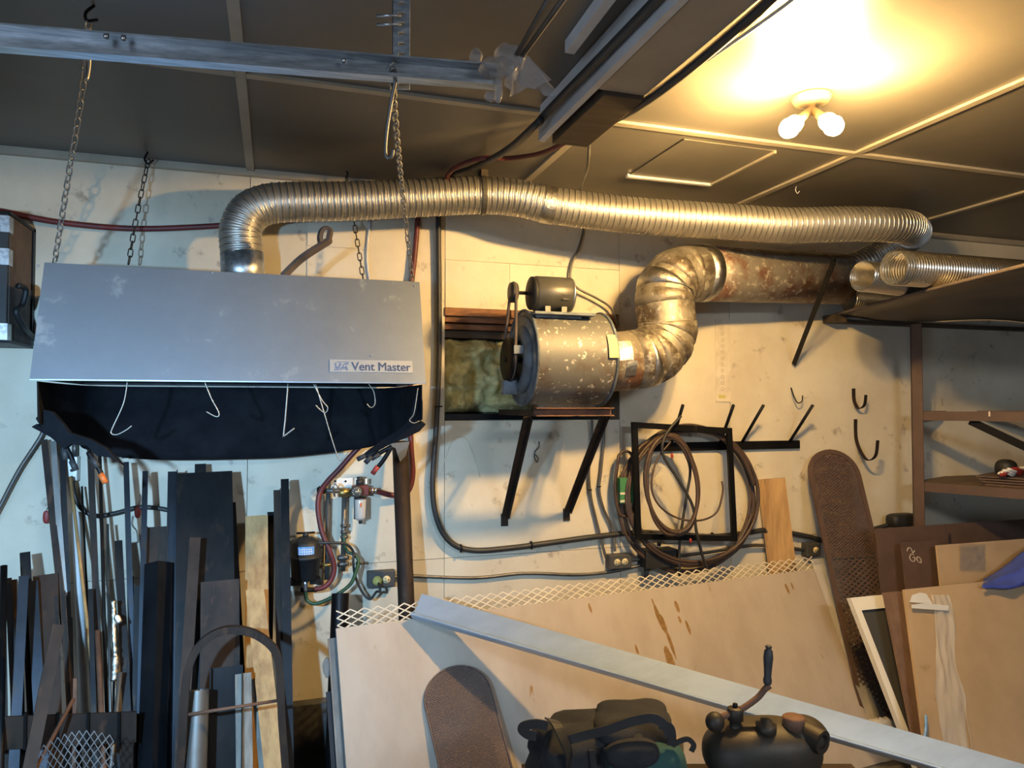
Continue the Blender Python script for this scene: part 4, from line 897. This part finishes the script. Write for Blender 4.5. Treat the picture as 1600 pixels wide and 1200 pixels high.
# wall hooks
def jhook(pix, w_, label, t_=.004, off=.08, mt='brownsteel'):
    offs = [.004+off*q for q in (0, 0, .25, .55, .9, 1)]; x0_ = W(*pix[0], 0).x
    p = [W(x, y, o_) for (x, y), o_ in zip(pix, offs)]
    p = catmull([V((x0_+.002*i, q.y, q.z)) for i, q in enumerate(p)], 6)
    m = MB().sweep(p, [(-t_/2, -w_/2), (t_/2, -w_/2), (t_/2, w_/2), (-t_/2, w_/2)], up=X_); tag(m.build('wall_hook', mt), label, 'hook')
m = MB(); 
jhook([(1333, 607), (1334, 625), (1338, 636), (1345, 638), (1352, 632), (1354, 617)], .022, 'small brown U-shaped hook on the wall near the shelf post', off=.08)
jhook([(1336, 655), (1341, 685), (1348, 708), (1357, 719), (1366, 712), (1371, 688)], .022, 'larger brown J-shaped hook below the small U hook', off=.15)
tag(hose([W(1236, 606, .01), W(1240, 618, .03), W(1246, 629, .05), W(1253, 627, .06), W(1254, 618, .06)], .0035, 7).build('wire_hook', 'darksteel'), 'thin dark wire hook on the wall above the last peg', 'hook')
tag(hose([H(1244, 292, CEIL-.001), H(1243, 297, CEIL-.02), H(1246, 302, CEIL-.03), H(1249, 299, CEIL-.025)], .002, 6).build('ceiling_hook', 'white'), 'tiny white cup hook in the ceiling beside the batten', 'hook')
# ------------------------------------------------------------------ plank right
bar('wood_plank', 'thick yellowish wooden plank leaning right of the hose coil', 'plank', (1205, 748, .035), (1222, 885, .075), 41, 'wood', 'flat', .035)
# ------------------------------------------------------------------ diamond mesh helper
def dmesh(org, U_, V_, w_, h_, pw, ph, s, inside=None, t_=.0015):
    m = MB(); n_ = U_.cross(V_).normalized(); nx = int(w_/pw*2); ny = int(h_/ph*2)
    def pt(i, j): return org+U_*(i*pw/2)+V_*(j*ph/2)
    def ok(i, j):
        u, v = i*pw/2, j*ph/2
        return 0 <= u <= w_ and 0 <= v <= h_ and (inside is None or inside(u, v))
    for j in range(ny+1):
        for i in range(nx+1):
            if (i+j) % 2: continue
            for di in (-1, 1):
                if not ok(i, j) or not ok(i+di, j+1): continue
                a, b = pt(i, j), pt(i+di, j+1); d_ = (b-a).normalized(); e_ = d_.cross(n_)
                m.obox((a+b)/2, (b-a)/2*1.05, e_*s/2, n_*t_*(1.0+.4*di))
    return m
# ------------------------------------------------------------------ big tan board with mesh
TL = W(525, 982, .45); TRr = H(1282, 888, TL.z)
BLb = V((TL.x+.045, TL.y-.37, .004)); BRb = V((TRr.x+.05, TRr.y-.40, .004))
U_ = (TRr-TL).normalized(); Vd = (BLb-TL)
nb = (TRr-TL).cross(BLb-TL).normalized()
if nb.y > 0: nb = -nb
BD = thing('tan_board', 'big tan fibreboard sheet leaning on its long edge, with brown drip stains', 'board', (TL+BRb)/2*1)
BD.location = ((TL.x+BRb.x)/2, (TL.y+BRb.y)/2, 0)
MB().prism([TL, TRr, BRb, BLb], -nb*.012).build('sheet', 'mdf', BD)
def behind(name, label, dx0, dx1, dz, back, mt, thick=.008, cat='sheet'):
    up = (TL-BLb).normalized()
    return tag(MB().prism([TL+U_*dx0+up*dz-nb*back, TRr+U_*dx1+up*dz-nb*back, BRb+U_*dx1-nb*back, BLb+U_*dx0-nb*back], -nb*thick).build(name, mt), label, cat)
upb = (TL-BLb).normalized()
ms = thing('expanded_mesh', 'pale expanded metal mesh sheet standing just behind the tan board', 'mesh', BLb)
org = BLb+nb*-.020+U_*.01
m = dmesh(org, U_, upb, (TRr-TL).length+.0, (TL-BLb).length+.075, .055, .028, .0048)
o = m.build('mesh_strands', 'cream', ms); o['kind'] = 'stuff'
for sx, sy, sw_, sl_ in ((1028, 962, 4, 20), (1036, 975, 5, 16), (1048, 1005, 3, 26), (1046, 1030, 7, 20), (1058, 948, 3.5, 10), (1075, 980, 3, 12), (1062, 968, 2.5, 6), (1230, 920, 3, 10), (1238, 916, 2, 7), (922, 950, 2.5, 8), (995, 1015, 2.5, 8), (1020, 940, 1.5, 6), (1052, 1065, 2, 16), (800, 1000, 2, 6)):
    ci = CAM+ray(sx, sy)*((TL-CAM).dot(nb)/ray(sx, sy).dot(nb)); mp = 2.9/F*1.1
    pl2 = [ci+nb*.0006+U_*(sw_*mp*math.cos(a_)*(1+.5*noise.noise(V((math.cos(a_)*2, math.sin(a_)*2, sx)))))+(upb-U_*.12)*(sl_*mp*math.sin(a_)*(1+.3*noise.noise(V((a_, sy, 1))))) for a_ in [2*math.pi*i/18 for i in range(18)]]
    MB().prism(pl2, -nb*.0003).build('stain', 'stain', BD)
behind('steel_sheet', 'dark steel sheet edge showing left of the tan board', -.028, -.1, -.03, .032, 'greysteel')
behind('steel_sheet', 'thin blue-grey sheet edge furthest left behind the tan board', -.045, -.15, -.22, .048, 'bluesteel')
# clear film over right end
m = MB()
def film(u, v):
    p = TRr.lerp(BRb, v)+U_*(-.06+.15*u)+upb*.05*(1-v); n_ = noise.noise(V((u*6, v*16, 1)))*.02
    return p+nb*(.012+.012*n_*10*u)-nb*.03*max(0, u-.5)
m.grid(film, 10, 60); tag(m.build('plastic_film', 'plastic'), 'crinkled clear plastic film on the right end of the tan board', 'plastic film')
m = MB(); m.ball((0, 0, 0), .07, .045, .045, 2, 24, 16); m.v = [p*(1+.4*noise.noise(p*30)+.2*noise.noise(p*80))+W(1378, 1137, .62) for p in m.v]
tag(m.build('crumpled_plastic', 'plastic'), 'crumpled ball of clear plastic behind the aluminium channel', 'plastic')
m = MB(); m.ball((0, 0, 0), .02, .015, .035, 2, 16, 12); m.v = [p*(1+.6*noise.noise(p*50))+W(512, 1042, .42) for p in m.v]
tag(m.build('plastic_scrap', 'plasticgrey'), 'small scrap of dusty plastic at the left edge of the tan board', 'plastic')
# ------------------------------------------------------------------ aluminium channel
a0 = CAM+ray(651, 948)*((TL-CAM).dot(nb)/ray(651, 948).dot(nb))+nb*.008; a1 = Z(1400, 1163, 2.58); d_ = (a1-a0).normalized()
a1 = a0+d_*((.06-a0.z)/d_.z)
n_ = nb.copy(); n_ = (n_-d_*n_.dot(d_)).normalized()
h = .053
prof = [(-h, 0), (h, 0), (h, .004), (h-.004, .004), (-h+.004, .004), (-h+.004, .034), (-h, .034)]
AL = thing('aluminium_channel', 'long bright aluminium channel slanting down across the tan board', 'channel', a1)
w_ = d_.cross(n_)
flip = 1 if w_.z < 0 else -1
prof = [(x*flip, y) for x, y in [(-h, 0), (h, 0), (h, .044), (h-.003, .047), (h-.009, .047), (h-.012, .044), (h-.012, .006), (-h, .006)]]
MB().sweep([a0, a1], prof, up=n_).build('channel', 'alu', AL)
# ------------------------------------------------------------------ arched mesh panels
def archpanel(label, org, U_, V_, w_, h_, pw, ph, s, mt, frame=.012, coarse=None):
    t = thing('arched_mesh_panel', label, 'mesh panel', org)
    n_ = U_.cross(V_).normalized(); r = w_/2
    rv = r*.85
    def inside(u, v): return v < h_-rv or ((u-r)/r)**2+((v-(h_-rv))/rv)**2 < 1.0
    if coarse:
        o = dmesh(org, U_, V_, w_, h_*coarse, pw*1.8, ph*1.8, s*1.3, None).build('coarse_mesh', mt, t); o['kind'] = 'stuff'
        o = dmesh(org+V_*(h_*coarse), U_, V_, w_, h_*(1-coarse), pw, ph, s, lambda u, v: inside(u, v+h_*coarse)).build('fine_mesh', mt, t); o['kind'] = 'stuff'
    else:
        o = dmesh(org, U_, V_, w_, h_, pw, ph, s, inside).build('fine_mesh', mt, t); o['kind'] = 'stuff'
    pts = [org, org+V_*(h_-rv)*.5, org+V_*(h_-rv)]+[org+U_*(r-r*math.cos(math.pi*k_/16))+V_*(h_-rv+rv*math.sin(math.pi*k_/16)) for k_ in range(1, 16)]+[org+U_*w_+V_*(h_-rv), org+U_*w_+V_*(h_-rv)*.5, org+U_*w_]
    if frame: MB().sweep(pts, [(-frame/2, -.006), (frame/2, -.006), (frame/2, .006), (-frame/2, .006)], up=n_).build('frame', mt, t)
    return t
# rear one: leans on the wall
pt_, pl_ = W(1296, 706, .05), W(1398, 1150, .50)
Vv = (pt_-pl_).normalized(); pl_ = pt_-Vv*((pt_.z-.004)/Vv.z)
hh = (pt_-pl_).length; Uu = X_-Vv*X_.dot(Vv); Uu.normalize()
archpanel('tall brown arched mesh panel leaning on the wall right of the plank', pl_-Uu*.16, Uu, Vv, .32, hh, .024, .014, .0062, 'primer', .026, .62)
# front one: leans on tan board
pt_, pl_ = [CAM+ray(*q)*((TL-CAM).dot(nb)/ray(*q).dot(nb))+nb*k_ for q, k_ in (((703, 1043), .012), ((737, 1200), .05))]
Vv = (pt_-pl_).normalized(); pl_ = pt_-Vv*((pt_.z-.004)/Vv.z); hh = (pt_-pl_).length; Uu = X_-Vv*X_.dot(Vv); Uu.normalize()
archpanel('brown arched mesh panel leaning on the front of the tan board', pl_-Uu*.135, Uu, Vv, .27, hh, .0135, .0085, .0042, 'primer', .006)
# white expanded mesh scrap lower left
q = W(62, 1215, .86)
mr = thing('mesh_scrap', 'curled pale expanded metal scrap low at the front of the rack', 'mesh', q)
m = dmesh(V((0, 0, 0)), X_, Z_, .20, .30, .020, .034, .0028)
m.v = [q+V((p.x, -.03*math.sin(p.x*14)-.3*p.z*p.x, p.z-.2+.05*math.sin(p.x*14))) for p in m.v]
o = m.build('strands', 'galv', mr); o['kind'] = 'stuff'
MB().cyl(q+V((.02, .02, -q.z)), q+V((.03, .0, -.1)), .01, 8).build('stub', 'darksteel', mr)
# ------------------------------------------------------------------ right-hand shelf unit
pp_ = W(1436, 640, .2); sd = V((.40, -.917, 0)).normalized(); sw = V((sd.y*-1, sd.x, 0))  # sw points right (+x)
zs1, zs2 = CAM.z-.42, CAM.z-.03
zt2 = CAM.z+.515
SH = thing('steel_shelf', 'brown steel shelf unit in the right corner with two shelves', 'shelf', (pp_.x, pp_.y, 0))
def sbox(u0, u1, v0, v1, z0, z1): 
    m = MB(); o_ = V((pp_.x, pp_.y, 0)); m.prism([o_+sd*u0+sw*v0+Z_*z0, o_+sd*u1+sw*v0+Z_*z0, o_+sd*u1+sw*v1+Z_*z0, o_+sd*u0+sw*v1+Z_*z0], Z_*(z1-z0)); return m
for u0, v0 in ((-.03, -.03), (1.3, -.03), (-.03, .70), (1.3, .70)):
    m = sbox(u0, u0+.06, v0, v0+.006, 0, zt2-.06); m2 = sbox(u0, u0+.006, v0+.0, v0+.06, 0, zt2-.06)
    m.add(m2.v, m2.f); m.build('post', 'primer', SH)
for z_, nm in ((zs1, 'lower'), (zs2, 'upper')):
    sbox(.032, 1.3, -.03, -.022, z_-.05, z_).build('side_rail', 'primer', SH)
    sbox(.032, 1.3, .69, .698, z_-.05, z_).build('side_rail', 'primer', SH)
    sbox(-.022, -.014, .035, .69, z_-.05, z_).build('back_rail', 'primer', SH)
sbox(-.012, 1.3, -.02, .70, zs1-.018, zs1-.001).build('shelf_board', 'shelfwood', SH)
m = MB(); o_ = V((pp_.x, pp_.y, 0)); p1, p2 = o_+sd*.25+sw*.0+Z_*(zs2-.05), o_+sd*.75+Z_*(zs1+.08)
m.sweep([p1, p2], [(-.02, -.003), (.02, -.003), (.02, .003), (-.02, .003)], up=-sw); m.build('diagonal_brace', 'darksteel', SH)
pal = o_+sd*.35-sw*.033+Z_*zs2
MB().obox(pal-Z_*.012, sd*.004, sw*.001, Z_*.013).build('pale_mark', 'cream', SH)
# flat dark sheets and rope on the lower shelf
for i in range(4):
    m = sbox(.30-.02*i-.0, 1.2, .05+.02*i, .55, zs1+.006*i*2, zs1+.006*i*2+.008)
    tag(m.build('dark_sheet', 'primer'), ['bottom', 'second', 'third', 'topmost'][i]+' dark flat sheet in the stack on the steel shelf', 'sheet', 'sheets on the shelf')
rp = thing('rope_coil', 'red and white braided rope bundle on top of the dark sheets', 'rope', H(1590, 740, zs1+.045))
for j in range(3):
    a = H(1562+6*j, 741-3*j, zs1+.062+.010*j); b_ = H(1650+6*j, 736-3*j, zs1+.062+.010*j)
    for k_, mt in enumerate(('white', 'red')):
        pts = []
        for i in range(40):
            t_ = i/39; an = t_*22+k_*math.pi+j; p = a.lerp(b_, t_); pts.append(p+Z_*(.009*math.sin(an))+f0*(.009*math.cos(an)))
        MB().tube(pts, .0085, 7).build('strand', mt, rp)
m = MB(); m.ball(H(1572, 732, zs1+.085), .05, .05, .05, 2.5, 16, 10); tag(m.build('black_bundle', 'black'), 'small rounded black object beside the rope on the shelf', 'object')
# top sheet over the shelf
ed = [W(1302, 494, .03), H(1390, 468, zt2), H(1450, 452, zt2), H(1600, 413, zt2)]
ed = [V((p.x, p.y, zt2)) for p in ed]; ext = ed[-1]+(ed[-1]-ed[-2]).normalized()*.5
TS = thing('top_sheet', 'dark sagging sheet forming the high shelf top in the right corner', 'sheet', ed[0])
L_ = catmull(ed+[ext], 6)
m = MB(); nL = len(L_)-1
def ts(u, v):
    p = L_[min(int(u*nL+.5), nL)]; return V((p.x+(XR-.05-p.x)*v, p.y, zt2-.02*math.sin(v*9+u*4)*min(1, v*8)-.012*math.sin(u*13)*min(1, v*6)))
m.grid(ts, nL, 16); m.build('sheet', 'sheetdark', TS, solid=.006)
MB().tube([p-Z_*.004 for p in L_], .008, 8).build('rolled_edge', 'leather', TS)
MB().box((L_[0].x-.05, -.10, zt2-.05), (L_[0].x+.03, -.004, zt2-.008)).build('end_block', 'wooddark', TS)
MB().box((L_[0].x+.03, -.06, zt2-.05), (XR-.1, -.004, zt2-.03)).build('wall_ledger', 'wooddark', TS)
bb, bt = W(1241, 566, .012), W(1303, 405, .60)
tag(MB().sweep([bb, bt], [(-.016, -.003), (.016, -.003), (.016, .003), (-.010, .003), (-.010, .022), (-.016, .022)], up=-Y_).build('slanted_brace', 'darksteel'), 'dark angle iron slanting from the wall up past the loose duct ends', 'brace')
def looseduct(label, a, b, r, per=.012):
    t = thing('duct_offcut', label, 'duct', a)
    p = resample([a, b], .0025); m = MB(); sc_ = [(1, 1.035, 1.055, 1.035, 1, .985)[i % 6] for i in range(len(p))]
    m.tube(p, r, 28, cap=False, scale=sc_); m.tube(p, r*.96, 28, cap=False, scale=sc_); m.build('ribbed_tube', 'flexshiny', t); return t
def onsheet(px, py, r): return H(px, py, zt2+r)
r = .074
a = onsheet(1397, 418, r+.012); t = looseduct('largest loose ribbed duct piece with a plain collar on the high shelf', a, a+V((.80, .0, 0)), r)
dd = V((1, 0, 0))
m = MB(); m.tube([a-dd*.004, a+dd*.055], r*1.03, 28, cap=False); m.tube([a-dd*.004, a+dd*.055], r*.97, 28, cap=False); m.build('collar', 'galv', t)
a = onsheet(1347, 431, r*.95); looseduct('middle loose ribbed duct piece behind the collared one', a, a+V((.5, .10, 0)), .066)
a = onsheet(1326, 468, .062); looseduct('lowest loose ribbed duct piece at the left end of the high shelf', a, a+V((.5, .02, 0)), .060)
# ------------------------------------------------------------------ right boards
def leaner(name, label, cat, pix, o1, o2, mt, th=.012, xtra=None, parent=None):
    # pix: TL, TR in pixels at off o1; lower-left px at off o2 ; extends to the floor
    tl, tr, bl = W(*pix[0], o1), W(*pix[1], o1 if len(pix[1]) == 2 else 0), W(*pix[2], o2)
    tr = V((tr.x, tr.y, tl.z+(pix[3] if len(pix) > 3 else 0)))
    v = (bl-tl); v = v*((.003-tl.z)/v.z); bl = tl+v; br = tr+v*((tr.z-.003)/(tl.z-.003))
    n_ = (tr-tl).cross(bl-tl).normalized()
    if n_.y > 0: n_ = -n_
    o = MB().prism([tl, tr, br, bl], -n_*th).build(name, mt, parent)
    if label: tag(o, label, cat)
    return tl, tr, br, bl, n_
leaner('brown_sheet', 'tall brown sheet behind the chalk-marked plate', 'sheet', [(1368, 826), (1480, 822), (1376, 920)], .33, .38, 'primer', .004)
leaner('brown_sheet', 'wide brown sheet furthest back beside the shelf post', 'sheet', [(1386, 825), (1640, 850), (1392, 900)], .27, .31, 'primer', .004)
tl, tr, br, bl, n1 = leaner('chalk_plate', 'brown steel plate with a chalk scrawl', 'plate', [(1408, 848), (1466, 850), (1416, 925)], .41, .46, 'primer', .006)
chp = bpy.data.objects['chalk_plate']
def onplane(px, py, p0, n_):
    d2 = ray(px, py); return CAM+d2*((p0-CAM).dot(n_)/d2.dot(n_))
for pix in ([(1417, 861), (1419, 856), (1423, 857), (1426, 864), (1427, 863), (1429, 860)], [(1428, 867), (1423, 866), (1421, 872), (1425, 877), (1429, 876), (1429, 871), (1426, 871)], [(1434, 877), (1432, 873), (1434, 870), (1438, 873), (1439, 879), (1435, 878)]):
    MB().tube(catmull([onplane(x, y, tl, n1)+n1*.0015 for x, y in pix], 4), .0018, 5).build('chalk_stroke', 'chalk', chp)
leaner('tan_board', 'tan board with a plastic patch behind the front tan board', 'board', [(1464, 852), (1680, 862), (1471, 920)], .48, .53, 'mdf2', .012)
tl, tr, br, bl, n2 = [None]*5
pb = thing('plastic_patch', 'square of crinkled clear plastic taped on the rear tan board', 'plastic', W(1518, 880, .42))
m = MB(); a = W(1501, 851, .40)
def ptc(u, v):
    q = W(1500+39*u, 850+40*v, .482+.03*v+.012); return q+V((0, -.006*noise.noise(V((u*5, v*5, 2))), 0))
m.grid(ptc, 14, 14); m.build('film', 'plasticgrey', pb)
# white framed pane
wf = thing('white_framed_panel', 'old panel in a flaking white frame between the mesh and brown strips', 'panel', W(1390, 1190, .7))
tl, tr, bl = W(1329, 934, .54), W(1400, 926, .54), W(1405, 1130, .72)
v = (bl-tl).normalized(); v = v*((tl.z-.01)/-v.z); u = V((1, .0, 0)); n3 = u.cross(-v).normalized()
if n3.y > 0: n3 = -n3
def fb(u0, u1, v0, v1, nm, mt, t_=.02, off=0):
    MB().prism([tl+u*u0+v*v0+n3*off, tl+u*u1+v*v0+n3*off, tl+u*u1+v*v1+n3*off, tl+u*u0+v*v1+n3*off], -n3*t_).build(nm, mt, wf)
fb(0, .035, 0, 1, 'frame_side', 'white', .028); fb(.035, .45, 0, .075, 'frame_top', 'white', .028); fb(.45, .5, 0, 1, 'frame_side', 'cream', .028); fb(.035, .45, .075, 1, 'pane', 'darkgrey', .006, -.012)
tl1 = leaner('brown_strip', 'brown flat strip at the left edge of the front tan board', 'strip', [(1381, 926), (1412, 923), (1424, 1140)], .62, .80, 'brownlight', .012)
tl2 = leaner('tan_board', 'front tan board on the right, taped and wrapped in torn plastic', 'board', [(1413, 921), (1730, 910), (1442, 1140)], .67, .88, 'mdf2', .014)
tl_, tr_, br_, bl_, n4 = tl2
def onf(px, py, k_=.003): return onplane(px, py, tl_, n4)+n4*k_
FT = thing('plastic_sleeve', 'wrinkled clear plastic sleeve taped down the front tan board', 'plastic', onf(1470, 1100))
m = MB()
def slv(u_, v_):
    xl_ = 1452+22*v_+3*math.sin(v_*9); xr_ = 1480+40*v_+4*math.sin(v_*14)
    q = onf(xl_+(xr_-xl_)*u_, 930+300*v_, .004+.012*(.5+noise.noise(V((u_*5, v_*7, 3))))); return q
m.grid(slv, 14, 60); m.build('film', 'plastic', FT)
m = MB(); m.prism([onf(1420, 941, .004), onf(1424, 930, .004), onf(1436, 926, .004), onf(1446, 928, .004), onf(1456, 944, .004)], n4*.002); m.prism([onf(1420, 946, .016), onf(1420, 951, .016), onf(1477, 955, .016), onf(1478, 947, .016), onf(1440, 943, .016)], n4*.002)
m.build('white_tape', 'whitepaint', FT)
m = MB().tube(catmull([onf(1484, 1020, .004), onf(1492, 1050, .012), onf(1503, 1100, .008), onf(1514, 1160, .012), onf(1520, 1215, .006)], 6), .002, 6); m.build('torn_edge', 'mdf', FT)
tag(hose([onf(1441, 1118, .02), onf(1438, 1140, .03), onf(1433, 1165, .03)], .006, 6).build('blue_string', 'bluelabel'), 'twist of blue string beside the aluminium channel', 'string')
# blue tarp
bt_ = thing('blue_cloth', 'bright blue cloth draped over the right end of the tan boards', 'cloth', onf(1590, 920))
m = MB()
def tarp(u_, v_):
    px = 1536+130*u_; top_ = 905-40*min(1, u_*1.6)-22*u_; py = top_+(918-top_)*v_+1.5*math.sin(u_*8)
    q = W(px, py, .58+.14*math.sin(v_*math.pi*.5)); return q+V((0, -.02*noise.noise(V((u_*5, v_*4, 1))), .012*noise.noise(V((u_*6, v_*5, 7)))))
m.grid(tarp, 26, 16); m.build('drape', 'bluetarp', bt_, solid=.004)
# ------------------------------------------------------------------ bench, bag and hand-crank blower
tz = CAM.z-.964
BN = thing('work_table', 'small rusty steel table under the bag and the crank blower', 'table', V((H(1080, 1230, tz).x, H(1080, 1230, tz).y, 0)))
a, c = Z(815, 1187, 1.98), Z(1330, 1187, 1.98); a.z = c.z = tz
fx = (c-a).normalized(); fy = V((fx.y, -fx.x, 0))
if fy.y > 0: fy = -fy
m = MB(); m.prism([a, c, c+fy*.6, a+fy*.6], -Z_*.02); m.build('table_top', 'brownsteel', BN)
for p in (a+fx*.04+fy*.04, c-fx*.04+fy*.04, a+fx*.04+fy*.56, c-fx*.04+fy*.56):
    m = MB(); m.box((p.x-.02, p.y-.02, 0), (p.x+.02, p.y+.02, tz-.021)); m.build('leg', 'brownsteel', BN)
# bag
bd = 1.86
bq = Z(945, 1172, bd); 
BG = thing('black_backpack', 'black backpack with a teal lower panel lying on the table', 'backpack', (bq.x, bq.y, tz))
M_ = Matrix.Rotation(-YAW, 3, 'Z') @ Matrix.Rotation(rad(-6), 3, 'Y')
def blob(px, py, dep, rx, ry, rz, e, mt, nm, disp=.12, ds=9):
    m = MB(); m.ball(Z(px, py, dep), rx, ry, rz, e, 36, 22, M_, disp, ds); return m.build(nm, mt, BG)
bt0 = (Z(945, 1172, bd).z-tz)
blob(938, 1178, bd, .172, .11, .082, 4.5, 'bag', 'body', .25, 12)
blob(996, 1143, bd, .10, .09, .050, 4, 'bag', 'top_pocket', .35, 14)
blob(1005, 1190, bd-.07, .10, .07, .055, 3, 'teal', 'teal_panel')
blob(985, 1178, bd-.115, .065, .03, .032, 2.6, 'bag', 'front_pocket')
def strap(pix, w_, nm, dep=bd-.11, mt='black'):
    p = catmull([Z(x, y, dd_ if dd_ else dep) for x, y, dd_ in [(q+(None,))[:3] for q in pix]], 6)
    MB().sweep(p, [(-w_/2, -.002), (w_/2, -.002), (w_/2, .002), (-w_/2, .002)], up=-f0).build(nm, mt, BG)
strap([(838, 1150), (826, 1148), (816, 1140), (820, 1134), (838, 1131), (856, 1134)], .022, 'carry_handle')
strap([(860, 1124, bd-.02), (868, 1130, bd-.10), (878, 1150, bd-.125), (888, 1175, bd-.13), (890, 1200, bd-.12)], .03, 'strap')
strap([(875, 1160), (910, 1150), (950, 1140), (985, 1128), (1020, 1122), (1040, 1135), (1046, 1150)], .022, 'strap')
strap([(1030, 1132), (1046, 1136), (1050, 1152), (1048, 1165)], .02, 'strap')
strap([(1050, 1165), (1062, 1158), (1075, 1155), (1084, 1164), (1080, 1174)], .012, 'strap')
strap([(925, 1172), (928, 1200)], .014, 'strap'); strap([(950, 1168), (955, 1200)], .02, 'strap')
m = MB(); m.obox(Z(1058, 1168, bd-.02), RT*.014, f0*.01, Z_*.02); tag(m.build('wood_scrap', 'wood'), 'small wood scrap on the table between the bag and the blower', 'wood scrap')
# hand-crank blower
gd_ = 1.78
BW = thing('hand_crank_blower', 'black cast iron hand-crank blower gearbox with a crank handle', 'hand blower', V((Z(1195, 1180, gd_).x, Z(1195, 1180, gd_).y, tz)))
Mg = Matrix.Rotation(-YAW, 3, 'Z') @ Matrix.Rotation(rad(-3), 3, 'Y')
m = MB(); m.ball(Z(1190, 1172, gd_), .142, .085, .071, 2.5, 40, 24, Mg); m.build('gear_case', 'iron', BW)
m = MB(); m.ball(Z(1250, 1150, gd_), .065, .06, .045, 2.3, 28, 16, Mg); m.build('shoulder', 'iron', BW)
q = Z(1240, 1126, gd_-.02); MB().lathe(q-Z_*.02, Z_, [(0, .026), (.028, .026), (.031, .022), (.033, .002)], 24).build('filler_cap', 'rust', BW)
q = Z(1197, 1133, gd_-.035); MB().lathe(q-Z_*.02, Z_, [(0, .024), (.024, .024), (.026, .014), (.034, .013), (.036, .002)], 24).build('small_cap', 'iron', BW)
q = Z(1149, 1140, gd_-.01); MB().lathe(q-Z_*.03, Z_, [(0, .024), (.028, .02), (.036, .014), (.052, .014), (.054, .019), (.080, .019), (.082, .017), (.084, .004)], 20).build('crank_post', 'iron', BW)
MB().lathe(q+Z_*.05, Z_, [(0, .006), (.012, .006), (.013, .004)], 8).build('post_nut', 'darksteel', BW)
hub = Z(1147, 1114, gd_-.012)
MB().tube(catmull([Z(1120, 1124, gd_-.012), Z(1138, 1116, gd_-.012), hub, Z(1165, 1104, gd_-.012), Z(1184, 1090, gd_-.01), Z(1195, 1077, gd_-.01), Z(1203, 1071, gd_-.01)], 6), .0075, 10).build('crank_arm', 'rust', BW)
m = MB(); m.ball(Z(1117, 1128, gd_-.015), .0225, .0225, .0235, 2, 22, 14); m.build('counterweight', 'iron', BW)
hb_ = Z(1199, 1070, gd_-.01); ht_ = Z(1201, 1008, gd_-.01)
L2 = (ht_-hb_).length
MB().lathe(hb_, (ht_-hb_), [(0, .006), (.004, .0095), (.012, .0105), (.02, .0085), (.04, .0095), (.065, .0115), (L2*.86, .010), (L2*.9, .006), (L2*.93, .006), (L2*.95, .0085), (L2*.99, .006), (L2, .001)], 18).build('grip', 'grip', BW)
ot = Z(1279, 1156, gd_-.055)
td = (RT*.55-f0*.8-Z_*.1).normalized()
m = MB(); m.tube([ot-td*.05, ot+td*.012], .027, 24, cap=False); m.tube([ot-td*.05, ot+td*.012], .017, 24, cap=False)
u_ = td.orthogonal().normalized(); w2 = td.cross(u_)
m.add([ot+td*.012+(u_*math.cos(2*math.pi*i/24)+w2*math.sin(2*math.pi*i/24))*r_ for r_ in (.027, .017) for i in range(24)], [(i, (i+1) % 24, 24+(i+1) % 24, 24+i) for i in range(24)])
m.build('shaft_socket', 'iron', BW)
m = MB(); q = Z(1190, 1195, gd_); m.prism([V((q.x-.1, q.y-.06, tz)), V((q.x+.1, q.y-.06, tz)), V((q.x+.1, q.y+.05, tz)), V((q.x-.1, q.y+.05, tz))], Z_*.05); m.build('foot', 'iron', BW)
for ob in bpy.data.objects:
    if '_w' in ob: del ob['_w']
